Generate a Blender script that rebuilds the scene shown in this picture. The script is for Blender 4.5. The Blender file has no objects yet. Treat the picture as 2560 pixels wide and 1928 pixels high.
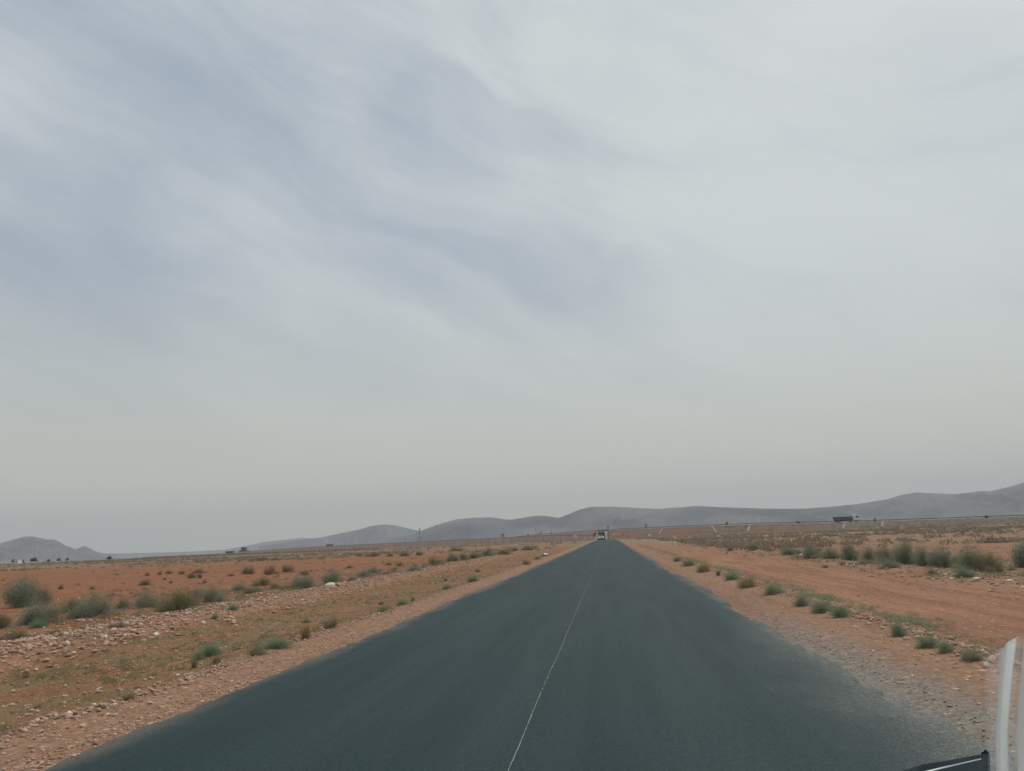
import bpy, bmesh, math, random
import numpy as np
from mathutils import Vector, Matrix
random.seed(7); RNG = np.random.default_rng(7)
S = bpy.context.scene
COL = S.collection
R = math.radians

# ------------------------------------------------------------------ camera
W0, H0, F0 = 2560.0, 1928.0, 1923.0
CAMP = Vector((0, 0, 1.5))
VPX, VPY, TILT = 1522.0, 1347.0, 0.041
yc = Vector(((VPX-W0/2)/F0, -(VPY-H0/2)/F0, -1)).normalized()
t_ = Vector((1, TILT, 0)); xc = (t_ - yc*t_.dot(yc)).normalized(); zc = xc.cross(yc)
M3 = Matrix((xc, yc, zc))
cam = bpy.data.cameras.new('camera'); camo = bpy.data.objects.new('camera', cam); COL.objects.link(camo)
camo.matrix_world = Matrix.Translation(CAMP) @ M3.to_4x4()
cam.sensor_fit = 'HORIZONTAL'; cam.sensor_width = 36; cam.lens = 36*F0/W0
cam.clip_start = 0.05; cam.clip_end = 80000
S.camera = camo
S.render.resolution_x = 1024; S.render.resolution_y = 771

def ray(px, py):
    return (M3 @ Vector(((px-W0/2)/F0, -(py-H0/2)/F0, -1))).normalized()
def project(p):
    c = M3.transposed() @ (Vector(p)-CAMP)
    if c.z > -0.05: return None
    return (W0/2 - F0*c.x/c.z, H0/2 + F0*c.y/c.z)

# ------------------------------------------------------------------ light
SUN_EL, SUN_AZ = 58, 35          # azimuth measured from +Y towards +X
sun = bpy.data.lights.new('sun', 'SUN'); suno = bpy.data.objects.new('sun', sun); COL.objects.link(suno)
sun.energy = 2.3; sun.angle = R(2.5); sun.color = (1, .95, .88)
sd = Vector((math.sin(R(SUN_AZ))*math.cos(R(SUN_EL)), math.cos(R(SUN_AZ))*math.cos(R(SUN_EL)), math.sin(R(SUN_EL))))
suno.rotation_euler = sd.to_track_quat('Z', 'Y').to_euler()
S.view_settings.view_transform = 'Standard'; S.view_settings.look = 'None'
S.view_settings.exposure = 0.06; S.view_settings.gamma = 1

class NT:
    """tiny helper for building node trees"""
    def __init__(s, tree): s.t = tree; s.n = tree.nodes; s.l = tree.links
    def node(s, typ, **kw):
        n = s.n.new(typ)
        for k, v in kw.items(): setattr(n, k, v)
        return n
    def put(s, sock, v):
        if isinstance(v, bpy.types.NodeSocket): s.l.new(v, sock)
        elif isinstance(v, (tuple, list)) and sock.type == 'RGBA' and len(v) == 3: sock.default_value = (*v, 1)
        else: sock.default_value = v
    def m(s, op, a, b=0.0, c=0.0, clamp=False):
        n = s.node('ShaderNodeMath', operation=op, use_clamp=clamp)
        s.put(n.inputs[0], a); s.put(n.inputs[1], b); s.put(n.inputs[2], c); return n.outputs[0]
    def vm(s, op, a, b=(0, 0, 0), out=0):
        n = s.node('ShaderNodeVectorMath', operation=op); s.put(n.inputs[0], a); s.put(n.inputs[1], b); return n.outputs[out]
    def dot(s, a, b): return s.vm('DOT_PRODUCT', a, b, 'Value')
    def sep(s, v): n = s.node('ShaderNodeSeparateXYZ'); s.put(n.inputs[0], v); return n.outputs
    def comb(s, x, y, z): n = s.node('ShaderNodeCombineXYZ'); s.put(n.inputs[0], x); s.put(n.inputs[1], y); s.put(n.inputs[2], z); return n.outputs[0]
    def ss(s, v, a, b, lo=0.0, hi=1.0):
        n = s.node('ShaderNodeMapRange', interpolation_type='SMOOTHSTEP')
        s.put(n.inputs[0], v); s.put(n.inputs[1], a); s.put(n.inputs[2], b); s.put(n.inputs[3], lo); s.put(n.inputs[4], hi); return n.outputs[0]
    def mix(s, f, a, b, mode='MIX'):
        n = s.node('ShaderNodeMix', data_type='RGBA', blend_type=mode)
        s.put(n.inputs[0], f); s.put(n.inputs[6], a); s.put(n.inputs[7], b); return n.outputs[2]
    def noise(s, v, scale, detail=4, rough=.55, dist=0.0, out=0):
        n = s.node('ShaderNodeTexNoise'); s.put(n.inputs['Vector'], v); s.put(n.inputs['Scale'], scale)
        s.put(n.inputs['Detail'], detail); s.put(n.inputs['Roughness'], rough); s.put(n.inputs['Distortion'], dist); return n.outputs[out]
    def voro(s, v, scale, out='Distance', feature='F1', rand=1.0):
        n = s.node('ShaderNodeTexVoronoi', feature=feature); s.put(n.inputs['Vector'], v); s.put(n.inputs['Scale'], scale)
        s.put(n.inputs['Randomness'], rand); return n.outputs[out]

world = bpy.data.worlds.new('World'); S.world = world; world.use_nodes = True
w = NT(world.node_tree); w.n.clear()
sky = w.node('ShaderNodeTexSky', sky_type='NISHITA'); sky.sun_disc = False
sky.sun_elevation = R(SUN_EL); sky.sun_rotation = R(SUN_AZ); sky.dust_density = 4; sky.air_density = 1.2
D = w.node('ShaderNodeTexCoord').outputs['Generated']
dx, dy, dz = w.sep(D)
zz = w.m('MAXIMUM', dz, 0.0)
# veil that thickens towards the horizon
veil = w.mix(w.ss(zz, .0, .22), (.66, .645, .54), (.575, .60, .54))
veil = w.mix(w.ss(zz, .18, .55), veil, (.575, .615, .60))
# cirrus sheet: long fibres drifting down to the right
azm = w.m('ARCTAN2', dx, dy); ele = w.m('ARCSINE', zz)
cp = w.comb(azm, w.m('MULTIPLY', ele, 1.25), 0.0)
warp = w.vm('SCALE', w.vm('SUBTRACT', w.noise(cp, 2.2, 4, .5, 0, 1), (.5, .5, .5)), (0, 0, 0)); warp.node.inputs['Scale'].default_value = .26
cpw = w.vm('ADD', cp, warp)
ca, sa = math.cos(R(27)), math.sin(R(27))
fx1, fy1, _ = w.sep(cpw)
al = w.m('SUBTRACT', w.m('MULTIPLY', fx1, ca), w.m('MULTIPLY', fy1, sa)); ac = w.m('ADD', w.m('MULTIPLY', fx1, sa), w.m('MULTIPLY', fy1, ca))
n1 = w.noise(w.comb(w.m('MULTIPLY', al, 1.5), w.m('MULTIPLY', ac, 5.6), 3.3), 1.5, 8, .55, .25)
n2 = w.noise(cpw, 2.6, 5, .5, .3)
n3 = w.noise(w.comb(w.m('MULTIPLY', al, 3.0), w.m('MULTIPLY', ac, 14), 7.1), 1.6, 5, .6, .5)
cl = w.m('ADD', w.m('ADD', w.m('MULTIPLY', n1, .50), w.m('MULTIPLY', n2, .34)), w.m('MULTIPLY', n3, .16))
def blob(px, py, inner, outer, amp):
    d = ray(px, py)
    return w.m('MULTIPLY', w.ss(w.dot(D, tuple(d)), math.cos(R(outer)), math.cos(R(inner))), amp)
terms = [blob(-60, 800, 2, 19, -0.105), blob(420, 90, 1, 11, -0.050), blob(860, 190, 1, 9, -0.056), blob(1150, 270, 1, 8, -0.050), blob(1500, 440, 1, 6, -0.019), blob(400, 320, 1, 8, -0.037),
         blob(1430, 630, 1, 6, -0.031), blob(880, 800, 1, 10, -0.037), blob(1050, 480, 1, 8, -0.025), blob(1180, 60, 1, 11, 0.056), blob(1450, 290, 1, 9, 0.050), blob(2000, 150, 3, 18, 0.056), blob(2350, 500, 4, 24, 0.074),
         blob(60, 330, 1, 8, 0.031), blob(650, 640, 1, 9, 0.037), blob(1900, 850, 3, 18, 0.043)]
for t in terms: cl = w.m('ADD', cl, t)
cover = w.ss(cl, .25, .70)
hi = w.mix(cover, (.340, .402, .492), (.612, .662, .665))
amt = w.ss(zz, .05, .38)
skyc = w.mix(amt, veil, hi)
skyc = w.mix(w.ss(dx, -.6, .5, 0, .45), skyc, w.mix(.6, skyc, (.70, .74, .715)))
skyc = w.mix(w.ss(dz, -.04, .0), (.22, .17, .13), skyc)
scl = w.vm('SCALE', skyc); scl.node.inputs['Scale'].default_value = 10.0
fin = w.mix(.93, sky.outputs[0], scl)
bg = w.node('ShaderNodeBackground'); w.put(bg.inputs[0], fin); bg.inputs[1].default_value = .1
wo = w.node('ShaderNodeOutputWorld'); w.l.new(bg.outputs[0], wo.inputs[0])

# ------------------------------------------------------------------ object helpers
def tag(o, label=None, cat=None, group=None, kind=None):
    if label: o['label'] = label
    if cat: o['category'] = cat
    if group: o['group'] = group
    if kind: o['kind'] = kind
    return o
def link(name, me, mat=None, parent=None, loc=(0, 0, 0), rot=(0, 0, 0), scale=(1, 1, 1)):
    o = bpy.data.objects.new(name, me); COL.objects.link(o)
    if mat and not me.materials: me.materials.append(mat)
    o.location = loc; o.rotation_euler = rot; o.scale = scale
    if parent: o.parent = parent
    return o
def empty(name, loc, rz=0, label=None, cat=None, group=None):
    o = bpy.data.objects.new(name, None); COL.objects.link(o); o.location = loc; o.rotation_euler = (0, 0, rz)
    o.empty_display_size = .2
    return tag(o, label, cat, group)
def np_mesh(name, V, Fs, mat=None, smooth=False):
    """V (n,3) array; Fs (m,k) array with k = 3 or 4"""
    V = np.asarray(V, dtype=np.float32); Fs = np.asarray(Fs, dtype=np.int32)
    me = bpy.data.meshes.new(name); k = Fs.shape[1]
    me.vertices.add(len(V)); me.vertices.foreach_set('co', V.ravel())
    me.loops.add(Fs.size); me.loops.foreach_set('vertex_index', Fs.ravel())
    me.polygons.add(len(Fs)); me.polygons.foreach_set('loop_start', np.arange(0, Fs.size, k, dtype=np.int32))
    me.polygons.foreach_set('loop_total', np.full(len(Fs), k, dtype=np.int32))
    if smooth: me.polygons.foreach_set('use_smooth', np.ones(len(Fs), dtype=bool))
    me.update(calc_edges=True); me.validate()
    if mat: me.materials.append(mat)
    return me
class MB:
    """collects boxes, prisms and tubes, builds ONE mesh"""
    def __init__(s): s.v = []; s.f = []
    def add(s, v, f):
        b = len(s.v); s.v += [tuple(p) for p in v]; s.f += [tuple(b+i for i in q) for q in f]; return s
    def box(s, x0, x1, y0, y1, z0, z1, M=None, taper=0):
        v = [Vector((x, y, z)) for z, k in ((z0, 0), (z1, taper)) for x, y in ((x0+k, y0+k), (x1-k, y0+k), (x1-k, y1-k), (x0+k, y1-k))]
        if M: v = [M @ p for p in v]
        return s.add(v, [(3, 2, 1, 0), (4, 5, 6, 7), (0, 1, 5, 4), (1, 2, 6, 5), (2, 3, 7, 6), (3, 0, 4, 7)])
    def hexa(s, p): return s.add(p, [(3, 2, 1, 0), (4, 5, 6, 7), (0, 1, 5, 4), (1, 2, 6, 5), (2, 3, 7, 6), (3, 0, 4, 7)])
    def prism(s, prof, x0, x1):            # profile in y,z swept along x
        n = len(prof); v = [(x0, y, z) for y, z in prof]+[(x1, y, z) for y, z in prof]
        return s.add(v, [tuple(range(n))[::-1], tuple(range(n, 2*n))]+[(i, (i+1) % n, n+(i+1) % n, n+i) for i in range(n)])
    def tube(s, a, b, r0, r1=None, n=8):
        r1 = r0 if r1 is None else r1; a = Vector(a); b = Vector(b); q = (b-a).to_track_quat('Z', 'Y')
        v = [a+q @ Vector((r0*math.cos(2*math.pi*i/n), r0*math.sin(2*math.pi*i/n), 0)) for i in range(n)]
        v += [b+q @ Vector((r1*math.cos(2*math.pi*i/n), r1*math.sin(2*math.pi*i/n), 0)) for i in range(n)]
        return s.add(v, [tuple(range(n))[::-1], tuple(range(n, 2*n))]+[(i, (i+1) % n, n+(i+1) % n, n+i) for i in range(n)])
    def build(s, name, mat, parent=None, bevel=0, seg=2, smooth=False, **k):
        me = bpy.data.meshes.new(name); me.from_pydata(s.v, [], s.f)
        bm = bmesh.new(); bm.from_mesh(me); bmesh.ops.recalc_face_normals(bm, faces=bm.faces)
        if bevel: bmesh.ops.bevel(bm, geom=bm.edges[:], offset=bevel, segments=seg, affect='EDGES', clamp_overlap=True)
        bm.to_mesh(me); bm.free()
        if smooth: me.polygons.foreach_set('use_smooth', [True]*len(me.polygons))
        return link(name, me, mat, parent, **k)

def mat_new(name):
    m = bpy.data.materials.new(name); m.use_nodes = True; n = NT(m.node_tree); n.n.clear()
    b = n.node('ShaderNodeBsdfPrincipled'); o = n.node('ShaderNodeOutputMaterial'); n.l.new(b.outputs[0], o.inputs[0])
    return m, n, b
def mat_simple(name, col, rough=.7, metal=0.0, var=.12, scale=6.0, bump=0.0, spec=.5, dust=0.0):
    m, n, b = mat_new(name)
    P = n.node('ShaderNodeTexCoord').outputs['Object']
    f = n.noise(P, scale, 5, .6)
    c = n.mix(n.ss(f, .3, .7), tuple(v*(1-var) for v in col), tuple(min(1, v*(1+var)) for v in col))
    if dust: c = n.mix(n.m('MULTIPLY', n.ss(n.noise(P, scale*.35, 4, .6), .4, .7), dust), c, (.33, .22, .15))
    n.put(b.inputs['Base Color'], c); b.inputs['Roughness'].default_value = rough; b.inputs['Metallic'].default_value = metal
    b.inputs['Specular IOR Level'].default_value = spec
    if bump:
        bn = n.node('ShaderNodeBump'); bn.inputs['Strength'].default_value = bump; bn.inputs['Distance'].default_value = .02
        n.put(bn.inputs['Height'], f); n.l.new(bn.outputs[0], b.inputs['Normal'])
    return m

# ------------------------------------------------------------------ terrain function
def sm(t): t = np.clip(t, 0, 1); return t*t*(3-2*t)
def road_z(y): return 1.1*sm((np.asarray(y, float)+20)/300)
def road_cx(y): return -3.4*sm((np.asarray(y, float)-300)/150)
def vn(x, y, s, seed=0):
    x = np.asarray(x, float)/s; y = np.asarray(y, float)/s
    return (np.sin(x*1.7+seed+1.3*np.sin(y*1.1+seed*2))+np.sin(y*1.9-seed+1.1*np.sin(x*.8+seed*3))+np.sin((x+y)*1.3+seed*5)+np.sin((x-y)*2.3-seed))/4
XL, XR = -4.2, 2.5
def ground_z(x, y):
    x = np.asarray(x, float); y = np.asarray(y, float); u = x-road_cx(y)
    z = road_z(y)-.025
    a = np.maximum(XL-u, u-XR-.9); out = np.maximum(a, 0)
    z = z-.045*((a < -.6))*sm((-a-.6)/.3)-np.where(a < -.6, .0002*np.abs(y), 0)
    z = z-.16*sm(out/3.5)
    z = z+.022*vn(x, y, .55, 1)*sm(out/1.0)+.05*vn(x, y, 2.6, 2)*sm(out/4)+.16*vn(x, y, 17, 3)*sm((out-8)/20)
    z = z+.16*np.exp(-((u+11.2)/1.3)**2)+.07*np.exp(-((u-4.1)/.45)**2)+.05*np.exp(-((u+5.3)/.4)**2)
    z = z+.12*np.exp(-((u-11.0)/1.2)**2)
    z = z-1.0*sm((-x-150)/200)*sm((y-250)/300)+.5*sm((-x-20)/40)*sm((y-380)/80)*(1-sm((-x-150)/200))
    return z
def gz(x, y): return float(ground_z(x, y))
def gp(px, py):
    """the point of the ground seen at a pixel of the photograph"""
    d = ray(px, py); lo, hi = 2.0, 900.0
    for _ in range(60):
        t = (lo*hi)**.5; p = CAMP+d*t
        if p.z > gz(p.x, p.y): lo = t
        else: hi = t
    p = CAMP+d*lo; return Vector((p.x, p.y, gz(p.x, p.y)))
def at_y(px, py, Y):
    d = ray(px, py); return CAMP+d*(Y/d.y)

# ------------------------------------------------------------------ ground material
def ground_material():
    m, n, b = mat_new('soil')
    P = n.node('ShaderNodeTexCoord').outputs['Object']
    x, y, z = n.sep(P)
    fl = n.comb(x, y, 0.0)
    wob = n.m('MULTIPLY', n.m('SUBTRACT', n.noise(fl, .45, 4, .6), .5), 2.4)
    wf = n.m('MULTIPLY', n.m('SUBTRACT', n.noise(fl, 3.0, 3, .6), .5), .5)
    u = n.m('ADD', n.m('ADD', x, wf), n.m('MULTIPLY', wob, n.ss(n.m('ABSOLUTE', x), 4.5, 9)))
    def band(a, b_, s): return n.m('MULTIPLY', n.ss(u, a-s, a+s), n.ss(u, b_-s, b_+s, 1, 0))
    A = n.noise(fl, .28, 5, .6); B = n.noise(fl, 1.7, 5, .65); Cn = n.noise(fl, 14, 4, .7)
    c = n.mix(n.ss(A, .35, .65), (.232, .096, .044), (.265, .135, .072))
    c = n.mix(n.ss(B, .35, .7), c, (.190, .078, .038))
    # stretched tracks parallel to the road
    st = n.noise(n.comb(n.m('MULTIPLY', x, 1.6), n.m('MULTIPLY', y, .10), 0.0), 1.3, 4, .55)
    right = n.ss(u, 2.0, 3.0)
    c = n.mix(right, c, n.mix(n.ss(st, .38, .66), (.280, .145, .086), (.210, .103, .060)))
    # left gravel shoulder, pinkish grey
    c = n.mix(n.m('MULTIPLY', band(-5.5, -3.0, .18), .85), c, n.mix(B, (.290, .178, .115), (.225, .125, .078)))
    # right shoulder
    c = n.mix(n.m('MULTIPLY', band(2.0, 4.0, .3), .6), c, n.mix(st, (.275, .168, .112), (.21, .122, .082)))
    # grey gravel spilled over the right road edge near by, paled for windscreen haze
    gap = n.m('MULTIPLY', n.m('MULTIPLY', n.ss(u, 1.4, 1.9), n.ss(u, 2.7, 3.5, 1, 0)), n.ss(y, 8, 20, 1, 0))
    c = n.mix(n.m('MULTIPLY', gap, .8), c, (.185, .185, .165))
    # grassy, olive patches between shoulder and rubble
    g = n.m('MULTIPLY', band(-9.6, -5.4, .35), n.ss(n.noise(fl, .75, 5, .7), .36, .58))
    c = n.mix(n.m('MULTIPLY', g, n.ss(y, 25, 90, .8, .5)), c, n.mix(B, (.200, .130, .060), (.140, .112, .058)))
    # rubble strip dust
    c = n.mix(n.m('MULTIPLY', band(-12.8, -9.8, .5), .35), c, (.33, .21, .145))
    # scrub litter under the bushes and far scrub belt
    far = n.m('MULTIPLY', n.ss(n.m('ADD', y, n.m('MULTIPLY', n.ss(x, 0, 20), 30)), 70, 170), n.ss(n.noise(fl, .045, 5, .6), .34, .52))
    c = n.mix(n.m('MULTIPLY', far, .62), c, (.21, .175, .13))
    sc = n.m('MULTIPLY', band(9.6, 15.5, .7), n.ss(n.noise(fl, .6, 4, .6), .4, .6))
    c = n.mix(n.m('MULTIPLY', sc, .45), c, (.27, .20, .135))
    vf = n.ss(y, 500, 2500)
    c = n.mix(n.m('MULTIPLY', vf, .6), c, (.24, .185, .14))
    # pebbles in the surface
    near = n.ss(y, 40, 120, 1, 0)
    dens = n.m('ADD', n.m('ADD', .12, n.m('MULTIPLY', band(-12.8, -9.8, .5), .55)), n.m('ADD', n.m('MULTIPLY', band(-5.6, -4.0, .2), .30), n.m('MULTIPLY', band(3.6, 4.6, .2), .35)))
    for sc_, k in ((9.0, 1.0), (22.0, 1.0)):
        vd = n.voro(fl, sc_); vr = n.sep(n.voro(fl, sc_, 'Color'))
        st_ = n.m('MULTIPLY', n.ss(vd, .22, .34, 1, 0), n.m('LESS_THAN', vr[0], dens))
        st_ = n.m('MULTIPLY', st_, near)
        c = n.mix(st_, c, n.mix(vr[1], (.46, .33, .25), (.30, .19, .13)))
    gr = n.m('MULTIPLY', n.ss(Cn, .3, .7, .70, 1.22), n.ss(n.noise(fl, 5, 5, .7), .32, .68, .82, 1.15))
    sv = n.vm('SCALE', c); n.put(sv.node.inputs['Scale'], gr)
    n.put(b.inputs['Base Color'], sv); b.inputs['Roughness'].default_value = .95; b.inputs['Specular IOR Level'].default_value = .15
    bn = n.node('ShaderNodeBump'); bn.inputs['Strength'].default_value = .7; bn.inputs['Distance'].default_value = .03
    hgt = n.m('ADD', n.m('MULTIPLY', n.noise(fl, 30, 4, .7), .5), n.m('ADD', n.m('MULTIPLY', Cn, .7), n.m('MULTIPLY', n.noise(fl, 4, 4, .6), 1.2)))
    n.put(bn.inputs['Height'], hgt); n.l.new(bn.outputs[0], b.inputs['Normal'])
    return m
MSOIL = ground_material()

# product grid, dense near the camera
def axis(n, near, far, lo=None):
    t = np.linspace(0, 1, n); k = 7.5
    return near*0+far*np.sinh(k*t)/np.sinh(k)
def build_ys():
    a = list(np.arange(-8, 16, .16)); d = .16; y = a[-1]
    while y < 15000: d *= 1.0165; y += d; a.append(y)
    b = []; y = -8; d = 1
    while y > -15000: d *= 1.35; y -= d; b.append(y)
    return np.array(b[::-1]+a)
def build_xs():
    a = list(np.arange(-15, 8, .13)); l = []; d = .13; x = -15
    while x > -15000: d *= 1.045; x -= d; l.append(x)
    r = []; d = .13; x = a[-1]
    while x < 15000: d *= 1.045; x += d; r.append(x)
    return np.array(l[::-1]+a+r)
YS, XS = build_ys(), build_xs()
GX, GY = np.meshgrid(XS, YS)
GXs = GX+road_cx(GY)*np.exp(-(GX/60)**2)
GZ = ground_z(GXs, GY)
nx, ny = len(XS), len(YS)
idx = np.arange(nx*ny).reshape(ny, nx)
quads = np.stack([idx[:-1, :-1], idx[:-1, 1:], idx[1:, 1:], idx[1:, :-1]], -1).reshape(-1, 4)
me = np_mesh('ground', np.stack([GXs, GY, GZ], -1).reshape(-1, 3), quads, MSOIL, smooth=True)
tag(link('ground', me), kind='structure')

# ------------------------------------------------------------------ road
def asphalt():
    m, n, b = mat_new('asphalt')
    P = n.node('ShaderNodeTexCoord').outputs['Object']
    x, y, z = n.sep(P); fl = n.comb(x, y, 0.0)
    big = n.noise(n.comb(x, n.m('MULTIPLY', y, .12), 0.0), .8, 4, .55)
    fine = n.noise(fl, 60, 3, .7); mid = n.noise(n.comb(n.m('MULTIPLY', x, 1.6), n.m('MULTIPLY', y, .09), 2.0), 2.0, 5, .6)
    c = n.mix(n.ss(big, .3, .7), (.006, .022, .024), (.009, .027, .029))
    # wheel tracks polished lighter
    xx = n.m('ADD', x, .85)
    tr = n.m('MULTIPLY', n.m('SUBTRACT', n.m('COSINE', n.m('MULTIPLY', n.m('ABSOLUTE', xx), 3.9)), -1.0), .5)
    c = n.mix(n.m('MULTIPLY', tr, .28), c, (.019, .036, .039))
    c = n.mix(n.m('MULTIPLY', n.ss(mid, .45, .75), .2), c, (.008, .018, .020))
    # dust blown in from both edges
    wv = n.m('MULTIPLY', n.m('SUBTRACT', n.noise(n.comb(x, n.m('MULTIPLY', y, .35), 0.0), 1.1, 4, .6), .5), 1.0)
    ed = n.m('MAXIMUM', n.ss(n.m('ADD', x, wv), -3.75, -4.3), n.ss(n.m('ADD', x, wv), 2.15, 2.75))
    c = n.mix(n.m('MULTIPLY', ed, .6), c, (.17, .135, .105))
    gap = n.m('MULTIPLY', n.ss(n.m('ADD', x, n.m('MULTIPLY', wv, 1.3)), 1.45, 2.6), n.ss(y, 8, 16, 1, 0))  # near gravel, its pale grey also painting in the windscreen reflection smear
    vd = n.voro(fl, 42); vc = n.sep(n.voro(fl, 42, 'Color'))
    stn = n.m('MULTIPLY', n.ss(vd, .15, .4, 1, 0), n.m('LESS_THAN', vc[0], .55))
    c = n.mix(n.m('MULTIPLY', gap, .75), c, n.mix(stn, (.11, .115, .10), (.33, .32, .28)))
    ln = n.ss(n.m('ABSOLUTE', n.m('ADD', n.m('SUBTRACT', x, 2.33), n.m('MULTIPLY', wv, .04))), .015, .04, 1, 0)
    c = n.mix(n.m('MULTIPLY', ln, n.m('MULTIPLY', n.ss(n.noise(fl, 2.5, 3, .6), .5, .62), .16)), c, (.35, .31, .25))
    # pale specks of aggregate
    sv = n.vm('SCALE', c); n.put(sv.node.inputs['Scale'], n.m('MULTIPLY', n.ss(fine, .3, .75, .42, 1.85), n.ss(n.noise(fl, 17, 4, .7), .3, .7, .75, 1.3)))
    n.put(b.inputs['Base Color'], sv)
    n.put(b.inputs['Roughness'], n.ss(mid, .3, .7, .66, .72)); b.inputs['Specular IOR Level'].default_value = .19
    bn = n.node('ShaderNodeBump'); bn.inputs['Strength'].default_value = .5; bn.inputs['Distance'].default_value = .006
    n.put(bn.inputs['Height'], n.noise(fl, 90, 2, .6)); n.l.new(bn.outputs[0], b.inputs['Normal'])
    return m
MASPH = asphalt()
ry = YS[(YS > -30) & (YS < 468)]
cols = np.array([XL-.06, XL, -3.6, -2.5, -1.6, -.76, 0, .9, 1.7, 2.2, XR, XR+.06])
RX = np.repeat(cols[None], len(ry), 0); RY = np.repeat(ry[:, None], len(cols), 1)
jl = .07*vn(ry, ry*0, .9, 4)+.05*vn(ry, ry, .25, 8)+.12*vn(ry, ry*0, 6, 5)+RNG.normal(size=len(ry))*.022; jr = .12*vn(ry, ry*0, 1.1, 6)+.07*vn(ry, ry, .3, 9)+.22*vn(ry, ry*0, 7, 7)+RNG.normal(size=len(ry))*.03
for k in (0, 1): RX[:, k] += jl
for k in (-1, -2): RX[:, k] += jr
RX = RX+road_cx(RY)
RZ = np.repeat(road_z(ry)[:, None], len(cols), 1)+.004
RZ[:, 0] -= .07; RZ[:, -1] -= .07
ii = np.arange(RX.size).reshape(RX.shape)
q = np.stack([ii[:-1, :-1], ii[:-1, 1:], ii[1:, 1:], ii[1:, :-1]], -1).reshape(-1, 4)
tag(link('road', np_mesh('road', np.stack([RX, RY, RZ], -1).reshape(-1, 3), q, MASPH)), kind='structure')
# thin worn joint line down the middle of the road
MLINE = mat_simple('worn_line', (.17, .18, .165), .8, scale=20, var=.3)
mb = MB(); y = -6.0
while y < 120:
    L = random.uniform(.06, .40); xm = -.76+0.005*math.sin(y*1.3)+random.uniform(-.006, .006); wd = random.uniform(.0025, .005)*(1 if y < 30 else .8)
    z0 = float(road_z(y))+.009; z1 = float(road_z(y+L))+.009
    x2 = -.76+0.005*math.sin((y+L)*1.3)
    mb.add([(xm-wd, y, z0), (xm+wd, y, z0), (x2+wd, y+L, z1), (x2-wd, y+L, z1)], [(0, 1, 2, 3)])
    y += L+random.choice([0, .0, .02, .04, .02, .10])
tag(mb.build('road_marking', MLINE), kind='structure')

# ------------------------------------------------------------------ mountains
def rock_mat():
    m, n, b = mat_new('mountain_rock')
    P = n.node('ShaderNodeTexCoord').outputs['Object']
    a = n.noise(P, .0012, 8, .62); c = n.mix(n.ss(a, .35, .65), (.045, .05, .062), (.165, .15, .15))
    c = n.mix(n.ss(n.noise(P, .006, 6, .65), .5, .7), c, (.11, .10, .08))
    n.put(b.inputs['Base Color'], c); b.inputs['Roughness'].default_value = 1; b.inputs['Specular IOR Level'].default_value = .1
    return m
MROCK = rock_mat()
def fbm(x, y, seed):
    r = np.zeros_like(x); a = 1.0; s = 1.0
    for k in range(5): r += a*(1-2*np.abs(vn(x, y, s, seed+k*3.1))); a *= .5; s *= .47
    return r/1.94
def mountain(name, pts, dist, depth, seed, rough=1.0):
    sx = 2560/2212
    pts = [(a*sx, b_*sx) for a, b_ in pts]
    P0 = np.array([p[0] for p in pts]); P1 = np.array([p[1] for p in pts])
    pxs = np.linspace(P0[0], P0[-1], 760); pys = np.interp(pxs, P0, P1)
    k = np.hanning(7); k /= k.sum(); pys = np.convolve(np.pad(pys, 3, 'edge'), k, 'valid')
    T = np.linspace(0, 1, 60); V = []; crest = .5
    az = []; el = []
    for a, b_ in zip(pxs, pys):
        d = ray(a, b_); az.append(math.atan2(d.x, d.y)); el.append(d.z/math.hypot(d.x, d.y))
    az = np.array(az)[None]; el = np.array(el)[None]; T = T[:, None]
    rr = dist+(T-crest)*depth
    H = np.maximum(el*dist+1.5, 2)
    H = H+H*(.022*fbm(az*dist/500, az*0, seed)+.010*fbm(az*dist/130, az*0, seed+4))
    prof = np.where(T < crest, sm(T/crest)**.8, sm((1-T)/(1-crest)))
    X = np.sin(az)*rr; Y = np.cos(az)*rr
    nz = .7*fbm(X/(depth*.13), Y/(depth*.13), seed)+.45*fbm(X/(depth*.045), Y/(depth*.045), seed+2)
    side = np.clip(np.abs(T-crest)*3.2, 0, 1)
    Z = H*prof*(1+.85*rough*(nz-.5)*side) - H*.12*side*prof
    Z = np.minimum(Z, (H/dist)*rr*.985+ (side < .02)*1e4)
    Z = Z-6*(1-sm(T/.06))
    ii = np.arange(Z.size).reshape(Z.shape)
    q = np.stack([ii[:-1, :-1], ii[:-1, 1:], ii[1:, 1:], ii[1:, :-1]], -1).reshape(-1, 4)
    me = np_mesh(name, np.stack([X, Y, Z], -1).reshape(-1, 3), q, MROCK, smooth=True)
    tag(link(name, me), kind='structure')
mountain('mountain_range', [(780, 1178), (830, 1168), (880, 1156), (908, 1147), (950, 1132), (985, 1122), (1020, 1118), (1060, 1117), (1100, 1123), (1135, 1118), (1160, 1114), (1185, 1115), (1207, 1119), (1230, 1110), (1252, 1100), (1275, 1094.5), (1310, 1095), (1360, 1096), (1420, 1099), (1460, 1096), (1500, 1093.5), (1560, 1096), (1620, 1098), (1700, 1099.5), (1740, 1099), (1790, 1095), (1850, 1089), (1890, 1083), (1920, 1078), (1950, 1069), (1980, 1064), (2010, 1065), (2060, 1067), (2100, 1063), (2120, 1060), (2140, 1061), (2180, 1051), (2212, 1041), (2280, 1030), (2400, 1040), (2600, 1060), (2800, 1050)], 7000, 3200, 3)
mountain('hill_ridge', [(560, 1180), (640, 1168), (700, 1160), (745, 1150), (780, 1143), (800, 1137), (830, 1133), (852, 1135), (880, 1141), (908, 1148), (960, 1154), (1040, 1160), (1130, 1168)], 9300, 2200, 9)
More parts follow.
